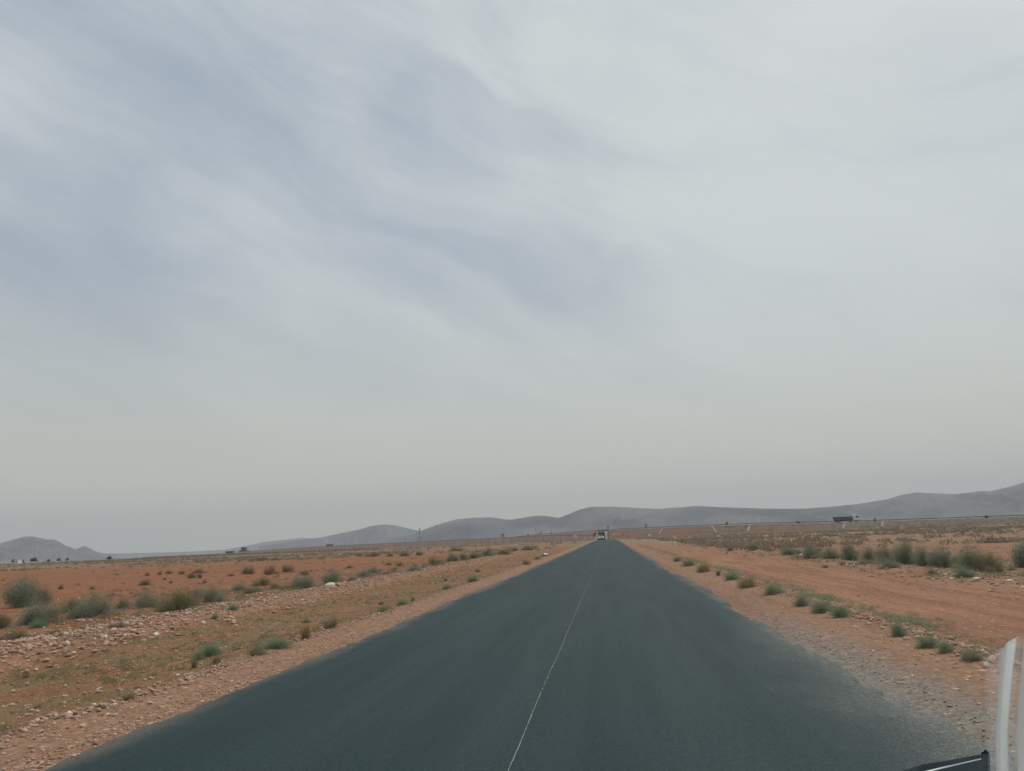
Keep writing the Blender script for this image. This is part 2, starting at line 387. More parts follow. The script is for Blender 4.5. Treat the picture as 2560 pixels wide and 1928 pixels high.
mountain('far_ridge', [(60, 1202), (200, 1197), (300, 1195), (400, 1192), (480, 1188), (530, 1180), (570, 1171), (620, 1166), (650, 1162), (680, 1164), (720, 1156), (750, 1157), (800, 1152), (900, 1160), (1000, 1166)], 12300, 2000, 15)
mountain('left_mountain', [(-700, 1205), (-400, 1180), (-200, 1165), (-80, 1176), (0, 1173.5), (30, 1166), (50, 1160), (70, 1159), (88, 1163), (100, 1166), (118, 1166), (132, 1173), (144, 1180), (152, 1181), (163, 1188), (172, 1193), (190, 1196), (230, 1203), (300, 1208)], 8000, 1900, 21)
mountain('hill_peak', [(100, 1206), (150, 1191), (170, 1184), (183, 1179.5), (194, 1185), (206, 1191), (225, 1196), (300, 1199), (380, 1201), (450, 1203)], 9800, 1200, 27, .6)

# ------------------------------------------------------------------ highway embankment
E = Vector((.7470, -.6648, 0)); NN = Vector((.6648, .7470, 0)); O0 = Vector((0, 468, 0))
def on_line(px, py, off=0.0):
    """ray of a pixel met with the upright plane along the highway, moved off metres away from us"""
    d = ray(px, py); o = O0+NN*off
    t = (o-CAMP).dot(NN)/d.dot(NN); p = CAMP+d*t
    return (p-o).dot(E), p.z
prof = [on_line(a, b_) for a, b_ in ((1190, 1352), (1240, 1347), (1290, 1341.5), (1360, 1334), (1430, 1329.5), (1496, 1325), (1540, 1322), (1719, 1314), (1900, 1307), (2143, 1301.6), (2350, 1294.5), (2560, 1287))]
PS = np.array([-900]+[p[0] for p in prof]+[500, 900]); PZ = np.array([2.5]+[p[1]-.75 for p in prof]+[3.4, 3.0])
def htop(s): return float(np.interp(s, PS, PZ))
def hp(s, o, z): p = O0+E*s+NN*o; return Vector((p.x, p.y, z))
def bank_mat():
    m, n, b = mat_new('embankment_soil')
    P = n.node('ShaderNodeTexCoord').outputs['Object']
    c = n.mix(n.ss(n.noise(P, .05, 5, .6), .4, .6), (.24, .135, .10), (.195, .145, .115))
    c = n.mix(n.ss(n.noise(P, .5, 6, .7), .45, .65), c, (.18, .145, .10))
    c = n.mix(n.ss(n.sep(P)[0], 30, 130, 0, .65), c, (.20, .18, .145))
    n.put(b.inputs['Base Color'], c); b.inputs['Roughness'].default_value = 1; b.inputs['Specular IOR Level'].default_value = .1
    return m
MBANK = bank_mat(); MCON = mat_simple('pale_concrete', (.46, .39, .33), .85, scale=.8, var=.12)
MCON2 = mat_simple('grey_concrete', (.30, .26, .235), .9, scale=.5, var=.12)
GA, GB = on_line(1495.5, 1340, -9)[0], on_line(1513.5, 1340, -9)[0]          # gap of the underpass along the highway
def bank(s0, s1, n_):
    ss = np.linspace(s0, s1, n_); V = []; prof_o = 9
    for s in ss:
        h = htop(s); hh = h-.6
        row = []
        for o, k in ((-1.75*hh-1, 0), (-1.3*hh, .25), (-.8*hh, .56), (-.35*hh, .8), (0, 1), (1.2, 1), (28, 1), (28+.8*hh, .5), (28+1.8*hh, 0)):
            p = hp(s, o, 0); g = gz(p.x, p.y)-.3
            jz = .12*vn(p.x, p.y, 3, 5)*(0 < k < 1)
            row.append((p.x, p.y, g+(h-g)*k+jz))
        V += row
    ii = np.arange(len(V)).reshape(len(ss), prof_o)
    q = np.stack([ii[:-1, :-1], ii[:-1, 1:], ii[1:, 1:], ii[1:, :-1]], -1).reshape(-1, 4)
    return V, [tuple(r) for r in q]+[tuple(ii[0][::-1]), tuple(ii[-1])]
mb = MB(); mb.add(*bank(-900, GA, 130)); mb.add(*bank(GB, 700, 130))
tag(mb.build('embankment', MBANK), kind='structure')
ss = np.linspace(-900, 700, 200); V = []
for s in ss:
    for o in (1.6, 26.4): p = hp(s, o, htop(s)+.03); V.append(p)
mb = MB(); mb.add(V, [(2*i, 2*i+1, 2*i+3, 2*i+2) for i in range(len(ss)-1)])
tag(mb.build('highway', MASPH), kind='structure')

def obox(mb, s0, s1, o0, o1, z0, z1, z0b=None, z1b=None):
    z0b = z0 if z0b is None else z0b; z1b = z1 if z1b is None else z1b
    mb.hexa([hp(s0, o0, z0), hp(s1, o0, z0), hp(s1, o1, z0b), hp(s0, o1, z0b), hp(s0, o0, z1), hp(s1, o0, z1), hp(s1, o1, z1b), hp(s0, o1, z1b)])
ht = htop(-6); gb = gz(*hp(-6, 0, 0).xy)-.3
MWING = mat_simple('whitewashed_concrete', (.80, .74, .67), .85, scale=.8, var=.08)
up = empty('underpass', hp(-6, 0, gb+.3), 0, 'concrete underpass where the road dives beneath the highway embankment', 'underpass')
def parent_keep(o, p): o.parent = p; o.location = -p.location; return o
mb = MB(); obox(mb, GA-.1, GB+.1, -9.0, 28.2, ht-1.35, ht-.12); parent_keep(mb.build('deck', MCON2), up)
mb = MB(); obox(mb, GA-.4, GA+.2, -8.9, 28.1, gb, ht-1.36); parent_keep(mb.build('abutment', MCON2), up)
mb = MB(); obox(mb, GB-.2, GB+.4, -8.9, 28.1, gb, ht-1.36); parent_keep(mb.build('abutment', MCON2), up)
sl = on_line(1485, 1344, -11)[0]
mb = MB(); mb.hexa([hp(sl, -11.5, gb), hp(sl+.3, -11.7, gb), hp(GA-.05, -9.1, gb), hp(GA-.5, -8.8, gb), hp(sl, -11.5, gb+.6), hp(sl+.3, -11.7, gb+.6), hp(GA-.05, -9.1, ht-.35), hp(GA-.5, -8.8, ht-.35)])
parent_keep(mb.build('wing_wall', MWING), up)
sr = on_line(1521, 1340, -9)[0]
mb = MB(); obox(mb, GB+.05, sr, -9.6, -9.1, gb, ht-.55, gb, ht-.5); parent_keep(mb.build('wing_wall', MWING), up)
mb = MB(); obox(mb, GA-.4, sr, -8.98, -8.6, ht-.11, ht+.35); parent_keep(mb.build('parapet', MCON2), up)
for sg1, s0_, far_ in ((1, sr+.05, 24), (-1, GA-.51, 20)):
    T0, T1, T2 = hp(s0_, -9.0, ht-.3), hp(s0_, .5, ht-.2), hp(s0_+sg1*far_, .3, htop(s0_+sg1*far_)-.15)
    B0, B1, B2, B3 = hp(s0_+sg1*.6, -9.8, gb), hp(s0_+sg1*6, -15.5, gb), hp(s0_+sg1*far_, -9.6, gb), hp(s0_, .5, gb)
    mb = MB(); mb.add([T0, T1, T2, B0, B1, B2, B3, hp(s0_, -9.0, gb)], [(0, 3, 4), (0, 4, 5), (0, 5, 2), (0, 2, 1), (7, 3, 0), (6, 7, 0, 1), (2, 5, 6, 1), (3, 7, 6, 5, 4)])
    tag(mb.build('portal_earth', MBANK), kind='structure')
# road surface inside the underpass and its dark far lining
mb = MB(); V = [hp(GA+.26, -13, 1.12), hp(GB-.26, -13, 1.12), hp(GB-.26, 40, 1.12), hp(GA+.26, 40, 1.12)]
mb.add(V, [(0, 1, 2, 3)]); tag(mb.build('underpass_road', MASPH), kind='structure')

# guard rails along the highway
MSTEEL = mat_simple('galvanised_steel', (.22, .205, .195), .6, .3, scale=2)
def guard(s0, s1, step, label):
    c = hp((s0+s1)/2, .7, htop((s0+s1)/2))
    root = empty('guard_rail', c, 0, label, 'guard rail')
    mb = MB(); ss = np.arange(s0, s1+.1, 10.0)
    for a, b_ in zip(ss[:-1], ss[1:]):
        za, zb = htop(a), htop(b_)
        mb.hexa([hp(a, .62, za+.42)-c, hp(b_, .62, zb+.42)-c, hp(b_, .78, zb+.42)-c, hp(a, .78, za+.42)-c, hp(a, .62, za+.76)-c, hp(b_, .62, zb+.76)-c, hp(b_, .78, zb+.76)-c, hp(a, .78, za+.76)-c])
    mb.build('rail', MSTEEL, root)
    pm = MB().box(-.07, .07, .0, .12, -.1, .8).build('post', MSTEEL, root); first = True
    for s in np.arange(s0+1, s1, step):
        o = pm if first else pm.copy()
        if not first: COL.objects.link(o)
        first = False; o.parent = root; o.location = hp(s, .85, htop(s))-c
guard(-150, GA+1.5, 6, 'long steel guard rail on the highway edge left of the underpass')
guard(GA+1.6, 330, 6, 'long steel guard rail on the highway edge right of the underpass')

# concrete drainage chutes down the bank and pale kerb lengths at its lip
MCHUTE = mat_simple('weathered_concrete', (.36, .29, .24), .9)
CH = [(1577, 1325, 1569, 1336, 'faint concrete chute on the bank just right of the underpass'), (1658, 1320.5, 1648, 1333, 'slanting concrete chute on the bank, second to the right of the underpass'),
      (1780, 1321, 1791, 1331.5, 'bright concrete chute leaning the other way on the bank'), (1875, 1312, 1869, 1328, 'long white concrete chute dropping from the pale kerb'),
      (2113, 1311, 2104, 1323, 'faint concrete chute on the bank below the truck'), (2207, 1303.5, 2201, 1314, 'concrete chute on the bank to the right of the truck')]
for a, b_, c_, d_, lab in CH:
    s0, _ = on_line(a, b_); s1, _ = on_line(c_, d_, -6)
    h = htop(s0); g = gz(*hp(s1, -9, 0).xy)
    def slope_z(s, o): hh = htop(s)-.6; k = float(np.interp(o, [-1.75*hh-1, -1.3*hh, -.8*hh, -.35*hh, 0], [0, .25, .56, .8, 1])); p = hp(s, o, 0); gg = gz(p.x, p.y)-.3; return gg+(htop(s)-gg)*k
    mb = MB(); N = 7; o_end = -.95*h; base = hp(s0, 0, h)
    for i in range(N):
        t0, t1 = i/N, (i+1)/N; sa, sb = s0+(s1-s0)*t0, s0+(s1-s0)*t1; oa, ob = -.3+o_end*t0, -.3+o_end*t1
        za, zb = slope_z(sa, oa), slope_z(sb, ob)
        for off, w_, hh_ in ((0, .62, .10), (-.36, .1, .2), (.36, .1, .2)):
            mb.hexa([q_-base for q_ in (hp(sb+off-w_/2, ob, zb-.2), hp(sb+off+w_/2, ob, zb-.2), hp(sa+off+w_/2, oa, za-.2), hp(sa+off-w_/2, oa, za-.2),
                  hp(sb+off-w_/2, ob, zb+hh_), hp(sb+off+w_/2, ob, zb+hh_), hp(sa+off+w_/2, oa, za+hh_), hp(sa+off-w_/2, oa, za+hh_))])
    tag(mb.build('drainage_chute', MCHUTE if a != 1780 and a != 1875 else MCON, loc=base), lab, 'drainage chute')
KB = [(1806, 1840, 'longest and brightest white kerb length at the lip of the bank'), (1866, 1884, 'white kerb length at the head of the long drainage chute'),
      (1905, 1940, 'thin pale kerb length right of the long drainage chute'), (1955, 1995, 'pale kerb length at the lip of the bank, midway to the truck'), (2015, 2040, 'short pale kerb length well left of the truck'), (2048, 2088, 'pale kerb length directly behind the truck tail'),
      (2170, 2200, 'pale kerb length just ahead of the truck'), (2228, 2290, 'long pale kerb length at the far right of the bank')]
for a, b_, lab in KB:
    s0, _ = on_line(a, 1310); s1, _ = on_line(b_, 1310); c = hp((s0+s1)/2, -.4, htop((s0+s1)/2)); hgt = .75 if a < 1880 else .34
    mb = MB(); z0, z1 = htop(s0)-.5, htop(s1)-.5
    mb.hexa([q_-c for q_ in (hp(s0, -.55, z0-.3), hp(s1, -.55, z1-.3), hp(s1, -.1, z1-.3), hp(s0, -.1, z0-.3), hp(s0, -.55, z0+hgt), hp(s1, -.55, z1+hgt), hp(s1, -.1, z1+hgt), hp(s0, -.1, z0+hgt))])
    tag(mb.build('concrete_kerb', mat_simple('white_concrete', (.66, .63, .58), .8) if a == 1806 else bpy.data.materials['white_concrete'], bevel=.03, loc=c), lab, 'kerb')

# ------------------------------------------------------------------ long boundary wall, left
O1 = Vector((0, 440, 0))
def wl(px, py):
    d = ray(px, py); t = (O1-CAMP).dot(NN)/d.dot(NN); p = CAMP+d*t; return (p-O1).dot(E), p.z
wt = [wl(*q_) for q_ in ((595, 1379.5), (740, 1370), (880, 1362.5), (1180, 1348), (1290, 1342.5), (1350, 1339.8), (1410, 1338.5), (1484, 1338.5))]
ws = [p[0] for p in wt]; wz = [p[1] for p in wt]
def wp(s, o, z): p = O1+E*s+NN*o; return Vector((p.x, p.y, z))
wc = wp((ws[0]+ws[-1])/2, 0, 0); wc.z = gz(wc.x, wc.y)
wroot = empty('boundary_wall', wc, 0, 'long low panelled concrete wall running across the plain left of the road', 'wall')
mw, n, b = mat_new('wall_panels')
P = n.node('ShaderNodeTexCoord').outputs['Object']
c = n.mix(n.ss(n.noise(P, .12, 4, .6), .35, .65), (.50, .40, .345), (.56, .45, .39))
c = n.mix(n.ss(n.noise(P, 1.2, 4, .6), .5, .75), c, (.44, .35, .30)); n.put(b.inputs['Base Color'], c); b.inputs['Roughness'].default_value = .95
mb, mc = MB(), MB()
s = ws[0]; step = 7.5; dark = MB()
while s < ws[-1]-1:
    e = min(s+step, ws[-1]); za, zb = np.interp(s, ws, wz), np.interp(e, ws, wz)
    p0 = wp(s, 0, 0); g = gz(p0.x, p0.y)-1.5
    dv = random.uniform(-.04, .04)
    for tgt, s0, s1, o0, o1, top in ((mb, s+.14, e-.14, 0, .22, 0), (mc, s-.14, s+.14, -.10, .32, .06)):
        tgt.hexa([q_-wc for q_ in (wp(s0, o0, g), wp(s1, o0, g), wp(s1, o1, g), wp(s0, o1, g), wp(s0, o0, za+top), wp(s1, o0, (zb if tgt is mb else za)+top), wp(s1, o1, (zb if tgt is mb else za)+top), wp(s0, o1, za+top))])
    dark.hexa([q_-wc for q_ in (wp(s+.15, -.05, za-.22), wp(e-.15, -.05, zb-.22), wp(e-.15, .27, zb-.22), wp(s+.15, .27, za-.22), wp(s+.15, -.05, za+.05), wp(e-.15, -.05, zb+.05), wp(e-.15, .27, zb+.05), wp(s+.15, .27, za+.05))])
    s = e
mb.build('panel', mw, wroot); o = mc.build('post', mat_simple('wall_post', (.30, .235, .20), .95), wroot); o['kind'] = 'stuff'
dark.build('coping', mat_simple('wall_coping', (.26, .21, .185), .95), wroot)

# ------------------------------------------------------------------ vehicles
MWHITE = mat_simple('white_paint', (.78, .79, .78), .3, var=.03, dust=.15); MGLASS = mat_simple('dark_glass', (.03, .04, .045), .08, var=.05)
MRUB = mat_simple('tyre_rubber', (.025, .025, .025), .85); MBLK = mat_simple('black_plastic', (.03, .03, .032), .6); MRIM = mat_simple('rim_alloy', (.45, .45, .45), .4, .6)
MLAMP = mat_simple('lamp_lens', (.75, .77, .78), .12, var=.04); MRED = mat_simple('red_paint', (.55, .04, .035), .5); MPLATE = mat_simple('plate_white', (.7, .7, .66), .5)
MORG = mat_simple('indicator_amber', (.7, .28, .05), .3)
def wheel(parent, x, y, r, wd):
    o = MB().tube((x-wd/2, y, r), (x+wd/2, y, r), r, n=20).build('wheel', MRUB, parent, bevel=.02)
    sx = 1 if x > 0 else -1
    MB().tube((x+sx*(wd/2-.02), y, r), (x+sx*(wd/2+.02), y, r), r*.62, r*.5, n=14).build('rim', MRIM, o)
# oncoming white pickup-like car: local -y is its front (towards us)
cp_ = gp(1503, 1351); cy = 262.0; cx = CAMP.x+ray(1503, 1350).x/ray(1503, 1350).y*cy
car = empty('car', (cx, cy, float(road_z(cy))+.01), 0, 'white car driving towards us on the road in front of the underpass', 'car')
W2 = .92
body = MB()
prof_b = [(-2.15, .42), (-2.22, .62), (-2.12, .98), (-1.1, 1.12), (-.95, 1.14), (2.2, 1.14), (2.28, .9), (2.28, .42)]
body.prism(prof_b, -W2, W2); body.build('body', MWHITE, car, bevel=.06, smooth=False)
cab = MB(); cab.add([(-.84, -1.0, 1.13), (.84, -1.0, 1.13), (.84, 1.9, 1.13), (-.84, 1.9, 1.13), (-.66, -.15, 1.78), (.66, -.15, 1.78), (.66, 1.55, 1.78), (-.66, 1.55, 1.78)],
        [(3, 2, 1, 0), (4, 5, 6, 7), (0, 1, 5, 4), (1, 2, 6, 5), (2, 3, 7, 6), (3, 0, 4, 7)])
cab.build('cabin', MWHITE, car, bevel=.05)
def sheet(name, pts, mat, parent, th, nrm):
    nv = Vector(nrm).normalized()*th; v = [Vector(p) for p in pts]
    return MB().add([p-nv for p in v]+[p+nv for p in v], [(3, 2, 1, 0), (4, 5, 6, 7), (0, 1, 5, 4), (1, 2, 6, 5), (2, 3, 7, 6), (3, 0, 4, 7)]).build(name, mat, parent)
sheet('windscreen', [(-.74, -.95, 1.19), (.74, -.95, 1.19), (.61, -.22, 1.72), (-.61, -.22, 1.72)], MGLASS, car, .025, (0, -.65, .85))
for sx in (-1, 1):
    sheet('side_window', [(sx*.835, -.7, 1.2), (sx*.835, 1.6, 1.2), (sx*.68, 1.4, 1.7), (sx*.68, -.1, 1.7)], MGLASS, car, .012, (sx, 0, .25))
    MB().box(sx*.72-.17, sx*.72+.17, -2.26, -2.10, .74, .92).build('headlight', MLAMP, car, bevel=.03)
    MB().box(sx*1.04-.11, sx*1.04+.11, -.75, -.6, 1.12, 1.3).build('door_mirror', MBLK, car, bevel=.03)
    MB().box(sx*.68-.1, sx*.68+.1, -2.27, -2.18, .5, .58).build('fog_lamp', MBLK, car)
    for wy in (-1.4, 1.45): wheel(car, sx*.82, wy, .36, .24)
MB().box(-.5, .5, -2.27, -2.12, .70, .95).build('grille', MBLK, car, bevel=.03)
MB().box(-.88, .88, -2.3, -2.1, .36, .56).build('bumper', MBLK, car, bevel=.05)
MB().box(-.26, .26, -2.325, -2.302, .48, .6).build('number_plate', MPLATE, car)

# dump truck heading right along the highway: local +x is its front
s_t, z_t = on_line(2117, 1310, 5); pt = hp(s_t, 5, htop(s_t)+.04)
truck = empty('truck', pt, math.atan2(E.y, E.x)+.55, 'dump truck with a white cab and dark blue tipper body on the highway', 'truck')
MBLUE = mat_simple('dark_blue_steel', (.10, .12, .15), .55, dust=.2)
bx = MB(); bx.hexa([(-5.6, -1.25, 1.15), (2.6, -1.25, 1.15), (2.6, 1.25, 1.15), (-5.3, 1.25, 1.15), (-5.9, -1.25, 2.45), (2.75, -1.25, 2.55), (2.75, 1.25, 2.55), (-5.9, 1.25, 2.45)])
tip = bx.build('tipper_body', MBLUE, truck)
rb = MB()
for i in range(8): rb.box(-5.0+i*1.02, -4.88+i*1.02, -1.32, -1.252, 1.2, 2.45)
rb.box(-5.8, 2.7, -1.34, -1.253, 2.46, 2.6); rb.build('rib', MBLUE, tip)
MB().box(-5.4, 4.9, -.45, .45, .75, 1.12).build('chassis', MBLK, truck)
MB().prism([(-1.22, .7), (1.22, .7), (1.22, 3.0), (1.1, 3.15), (-1.1, 3.15), (-1.22, 3.0)], 3.0, 5.1).build('cab', MWHITE, truck, bevel=.08)
MB().hexa([(3.05, -1.1, 3.16), (5.0, -1.1, 3.16), (5.0, 1.1, 3.16), (3.05, 1.1, 3.16), (3.05, -1.0, 3.75), (4.1, -1.0, 3.72), (4.1, 1.0, 3.72), (3.05, 1.0, 3.75)]).build('roof_deflector', MWHITE, truck, bevel=.05)
MB().box(4.0, 4.85, -1.245, -1.225, 1.9, 2.7).build('side_window', MGLASS, truck)
MB().box(5.09, 5.12, -1.05, 1.05, 1.8, 2.8).build('windscreen', MGLASS, truck)
MB().box(5.0, 5.25, -1.2, 1.2, .45, .95).build('bumper', MBLK, truck, bevel=.04)
for wy in (-1, 1):
    for wx in (-4.2, -2.85, 1.6, 4.1):
        o = MB().tube((wx, wy*1.22, .52), (wx, wy*.85, .52), .52, n=20).build('wheel', MRUB, truck, bevel=.02)
        MB().tube((wx, wy*1.23, .52), (wx, wy*1.20, .52), .3, n=14).build('rim', MRIM, o)
    MB().box(4.9, 5.1, wy*1.42-.1, wy*1.42+.1, 2.0, 2.6).build('door_mirror', MBLK, truck)

# ------------------------------------------------------------------ signs, poles, buildings
MPOLE = mat_simple('sign_pole', (.30, .30, .30), .6, .4); MDARK = mat_simple('sign_back_dark', (.045, .045, .05), .7); MCREAM = mat_simple('cream_board', (.62, .52, .44), .7)
# speed limit sign
p = at_y(1569, 1336, 255); g = gz(p.x, p.y)
sg = empty('road_sign', (p.x, p.y, g), 0, 'round red and white speed limit sign on a post right of the road', 'road sign')
h = p.z-g
MB().tube((0, 0, -.2), (0, 0, h+.4), .04).build('post', MPOLE, sg)
pl = MB().tube((0, -.05, h), (0, -.075, h), .46, n=28).build('sign_plate', MRED, sg)
MB().tube((0, -.077, h), (0, -.09, h), .30, n=28).build('sign_face', MPLATE, pl)
for cx_ in (-.10, .10):      # the dark numeral, a 6 and a 0
    mk = MB(); N_ = 14; ry_ = .14 if cx_ > 0 else .08; cz = 0 if cx_ > 0 else -.06; rin = .62
    pts = [(k*2*math.pi/N_) for k in range(N_+1)]
    V = [(cx_+.075*r_*math.cos(a_), -.095, h+cz+ry_*r_*math.sin(a_)) for a_ in pts for r_ in (rin-.1, 1)]
    if cx_ < 0: V += [(cx_-.075, -.095, h-.06), (cx_-.035, -.095, h-.06), (cx_+.0, -.095, h+.14), (cx_+.045, -.095, h+.14)]
    F_ = [(2*i, 2*i+1, 2*i+3, 2*i+2) for i in range(N_)]+([(2*N_+2, 2*N_+3, 2*N_+5, 2*N_+4)] if cx_ < 0 else [])
    mk.add(V, F_); mk.build('numeral', MBLK, pl)
# pale board left of the road
p = at_y(1438, 1340, 330); g = gz(p.x, p.y)
bd = empty('board_sign', (p.x, p.y, g), .1, 'square cream board sign standing left of the road before the underpass', 'board sign')
MB().box(-.72, .72, -.04, .04, p.z-g-.8, p.z-g+.8).build('board', MCREAM, bd, bevel=.01)
for sx in (-.5, .5): MB().tube((sx, .1, -.2), (sx, .1, p.z-g+.7), .05).build('post', MPOLE, bd)
# twin dark sign above the wall
p = at_y(1257, 1339, 575); g = htop(-110)
tw = empty('twin_sign', (p.x, p.y, 2.5), 0, 'dark twin-panel sign rising behind the wall left of the underpass', 'road sign')
for sx in (-.75, .75):
    MB().box(sx-.36, sx+.36, -.05, .05, p.z-2.5-1.1, p.z-2.5+1.25).build('panel', MDARK, tw); MB().tube((sx, .1, -1.5), (sx, .1, p.z-2.5), .06).build('post', MPOLE, tw)
MB().box(-.39, .39, -.04, .04, p.z-2.5+.85, p.z-2.5+1.05).build('crossbar', MDARK, tw)
# small dark highway signs
for px_, py_, hh, lab in ((1320, 1337, .8, 'small dark sign on the highway edge, first right of the twin sign'), (1352, 1331.5, 1.0, 'taller dark sign beside the thin pole on the highway'),
                          (1346, 1338.5, .7, 'low dark marker under the taller dark sign'), (1378, 1337, .7, 'low dark marker at the right end of the wall'),
                          (1520, 1319, 1.0, 'dark sign on the highway directly above the right wing wall'), (1615, 1315, 1.5, 'narrow dark sign on the highway between underpass and chutes')):
    s0, z0 = on_line(px_, py_, .2); p = hp(s0, .2, htop(s0))
    r_ = empty('highway_sign', p, 0, lab, 'road sign', 'dark signs along the highway edge')
    zc_ = max(z0-p.z, 1.0)
    MB().tube((0, 0, -.3), (0, 0, zc_+hh*.5), .07).build('post', MDARK, r_)
    MB().box(-.32, .32, -.09, -.05, zc_-hh*.5, zc_+hh*.55).build('panel', MDARK, r_, bevel=.02)
# white markers and small signs right of the underpass
for px_, py_, Yd, w_, mt, lab in ((1535, 1336, 420, .9, MPLATE, 'pale square marker board close to the right wing wall'), (1544.5, 1335.5, 400, .42, MPLATE, 'left white post of the pair between underpass and speed sign'),
                             (1549, 1335.5, 395, .42, MPLATE, 'right white post of the pair between underpass and speed sign'), (1557, 1336.5, 360, .6, MRED, 'small faded red marker just left of the speed sign'),
                             (1624, 1338, 330, 1.0, MPLATE, 'flat white marker on the dirt to the right of the speed sign')):
    p = at_y(px_, py_, Yd); g = gz(p.x, p.y); r_ = empty('marker_post', (p.x, p.y, g), 0, lab, 'marker')
    MB().box(-w_/2, w_/2, -.04, .04, p.z-g-.35, p.z-g+.35).build('panel', mt, r_, bevel=.01); MB().tube((0, .06, -.1), (0, .06, p.z-g), .05).build('post', MPOLE, r_)
# lattice mast
p = at_y(1049, 1320, 1500); g = 0
hm = p.z-g; ms = empty('lattice_mast', (p.x, p.y, g), .3, 'tall lattice telecom mast behind the wall in the saddle of the hills', 'mast')
MMAST = mat_simple('mast_steel', (.16, .15, .15), .7)
mb = MB(); N = 12
for i in range(N):
    a, b_ = 1.5*(1-i/N)+.35, 1.5*(1-(i+1)/N)+.35; z0, z1 = hm*i/N, hm*(i+1)/N
    cs = [(-1, -1), (1, -1), (1, 1), (-1, 1)]
    for k in range(4):
        c0, c1 = cs[k], cs[(k+1) % 4]
        mb.tube((c0[0]*a, c0[1]*a, z0), (c0[0]*b_, c0[1]*b_, z1), .16, n=4); mb.tube((c0[0]*a, c0[1]*a, z0), (c1[0]*b_, c1[1]*b_, z1), .09, n=3)
mb.build('tower', MMAST, ms)
MB().box(-1.0, 1.0, -1.0, 1.0, hm-6, hm-1).build('antenna', MMAST, ms)
for px_, py_, Yd, r0, lab in ((1339, 1319, 640, .16, 'thin tall pole on the highway left of the underpass'), (1013, 1343, 1100, .22, 'faint pole behind the wall left of the lattice mast'), (1102, 1341, 1100, .2, 'faint pole behind the wall right of the lattice mast'), (461, 1378, 1300, .22, 'faint lone pole far out on the plain left of the wall')):
    p = at_y(px_, py_, Yd); r_ = empty('utility_pole', (p.x, p.y, gz(p.x, p.y)-.2), 0, lab, 'pole')
    L = p.z-r_.location.z; MB().tube((0, 0, 0), (0, 0, L), r0, r0*.6, n=6).build('shaft', MMAST, r_); MB().box(-.9, .9, -.06, .06, L-1.1, L-.9).build('crossarm', MMAST, r_)
# white tower far right
p = at_y(1894, 1292.5, 1500); tz = p.z
tt = empty('white_tower', (p.x, p.y, 0), 0, 'slender white tower standing far behind the highway bank', 'tower')
MTW = mat_simple('tower_white', (.62, .62, .6), .8)
MB().box(-2.4, 2.4, -2.4, 2.4, -1, tz-6, taper=.4).build('shaft', MTW, tt); MB().box(-1.2, 1.2, -1.2, 1.2, tz-6, tz, taper=.3).build('lantern', MTW, tt)
# far buildings on the left
MB1 = mat_simple('far_render', (.15, .14, .145), .9); MB2 = mat_simple('far_window', (.05, .05, .055), .6)
def building(px0, px1, ytop, Yd, tiers, lab, mt=None):
    mt = mt or MB1
    p0 = at_y(px0, ytop, Yd); p1 = at_y(px1, ytop, Yd); wd = (p1-p0).length; g = gz(p0.x, p0.y)-.5
    r_ = empty('building', ((p0.x+p1.x)/2, Yd, g), .1, lab, 'building'); H = p0.z-g
    z = 0
    for a, b_, k in tiers:
        MB().box(wd*a, wd*b_, -4, 4+2*(k < 1), z, H*k).build('storey', mt, r_); n_ = max(2, int((b_-a)*wd/3.4))
        for i in range(n_):
            xx_ = wd*a+(i+.5)*(b_-a)*wd/n_; MB().box(xx_-.5, xx_+.5, -4.05, -4.01, H*k-2.3, H*k-1.0).build('window', MB2, r_)
        MB().box(wd*a-.2, wd*b_+.2, -4.2, 4.2, H*k, H*k+.35).build('parapet', mt, r_); z = H*k+.36
building(602, 618, 1369.5, 900, [(-.55, .55, .62), (-.25, .3, 1.0)], 'dark two-tier building beyond the left end of the wall')
building(567, 584, 1379, 1000, [(-.5, .5, 1.0)], 'low flat building left of the two-tier building')
building(817, 832, 1362, 1050, [(-.5, .5, 1.0)], 'small flat roof peeking over the middle of the wall')
building(41, 50, 1400.5, 800, [(-.5, .5, 1.0)], 'small pale shed on the horizon at the far left', MTW)

# ------------------------------------------------------------------ vegetation
def leaf_mat(name, c1, c2, c3, rough=.8):
    m, n, b = mat_new(name)
    g = n.node('ShaderNodeNewGeometry').outputs['Random Per Island']
    oi = n.node('ShaderNodeObjectInfo').outputs['Random']
    c = n.mix(n.ss(g, .0, 1.0), c1, c2); c = n.mix(n.ss(oi, .2, 1.0, 0, .7), c, c3)
    n.put(b.inputs['Base Color'], c); b.inputs['Roughness'].default_value = rough; b.inputs['Specular IOR Level'].default_value = .2
    tr = n.node('ShaderNodeBsdfTranslucent'); n.put(tr.inputs[0], c)
    mx = n.node('ShaderNodeMixShader'); mx.inputs[0].default_value = .38
    n.l.new(b.outputs[0], mx.inputs[1]); n.l.new(tr.outputs[0], mx.inputs[2])
    out = [k for k in n.n if k.type == 'OUTPUT_MATERIAL'][0]; n.l.new(mx.outputs[0], out.inputs[0])
    return m
LSAGE = leaf_mat('sage_leaf', (.19, .225, .160), (.31, .335, .245), (.28, .27, .19))
LGREEN = leaf_mat('green_leaf', (.155, .235, .15), (.26, .345, .215), (.28, .29, .18))
LDRY = leaf_mat('dry_twig', (.20, .155, .11), (.31, .245, .18), (.235, .205, .145))
LSTRAW = leaf_mat('straw_blade', (.30, .22, .10), (.24, .205, .10), (.17, .18, .085))
LOLIVE = leaf_mat('olive_blade', (.23, .215, .12), (.32, .265, .16), (.19, .20, .12))
LGRASS = leaf_mat('sage_blade', (.22, .27, .17), (.34, .34, .22), (.28, .28, .18))
LSCRUB = leaf_mat('scrub_leaf', (.22, .21, .155), (.31, .285, .215), (.27, .22, .16))
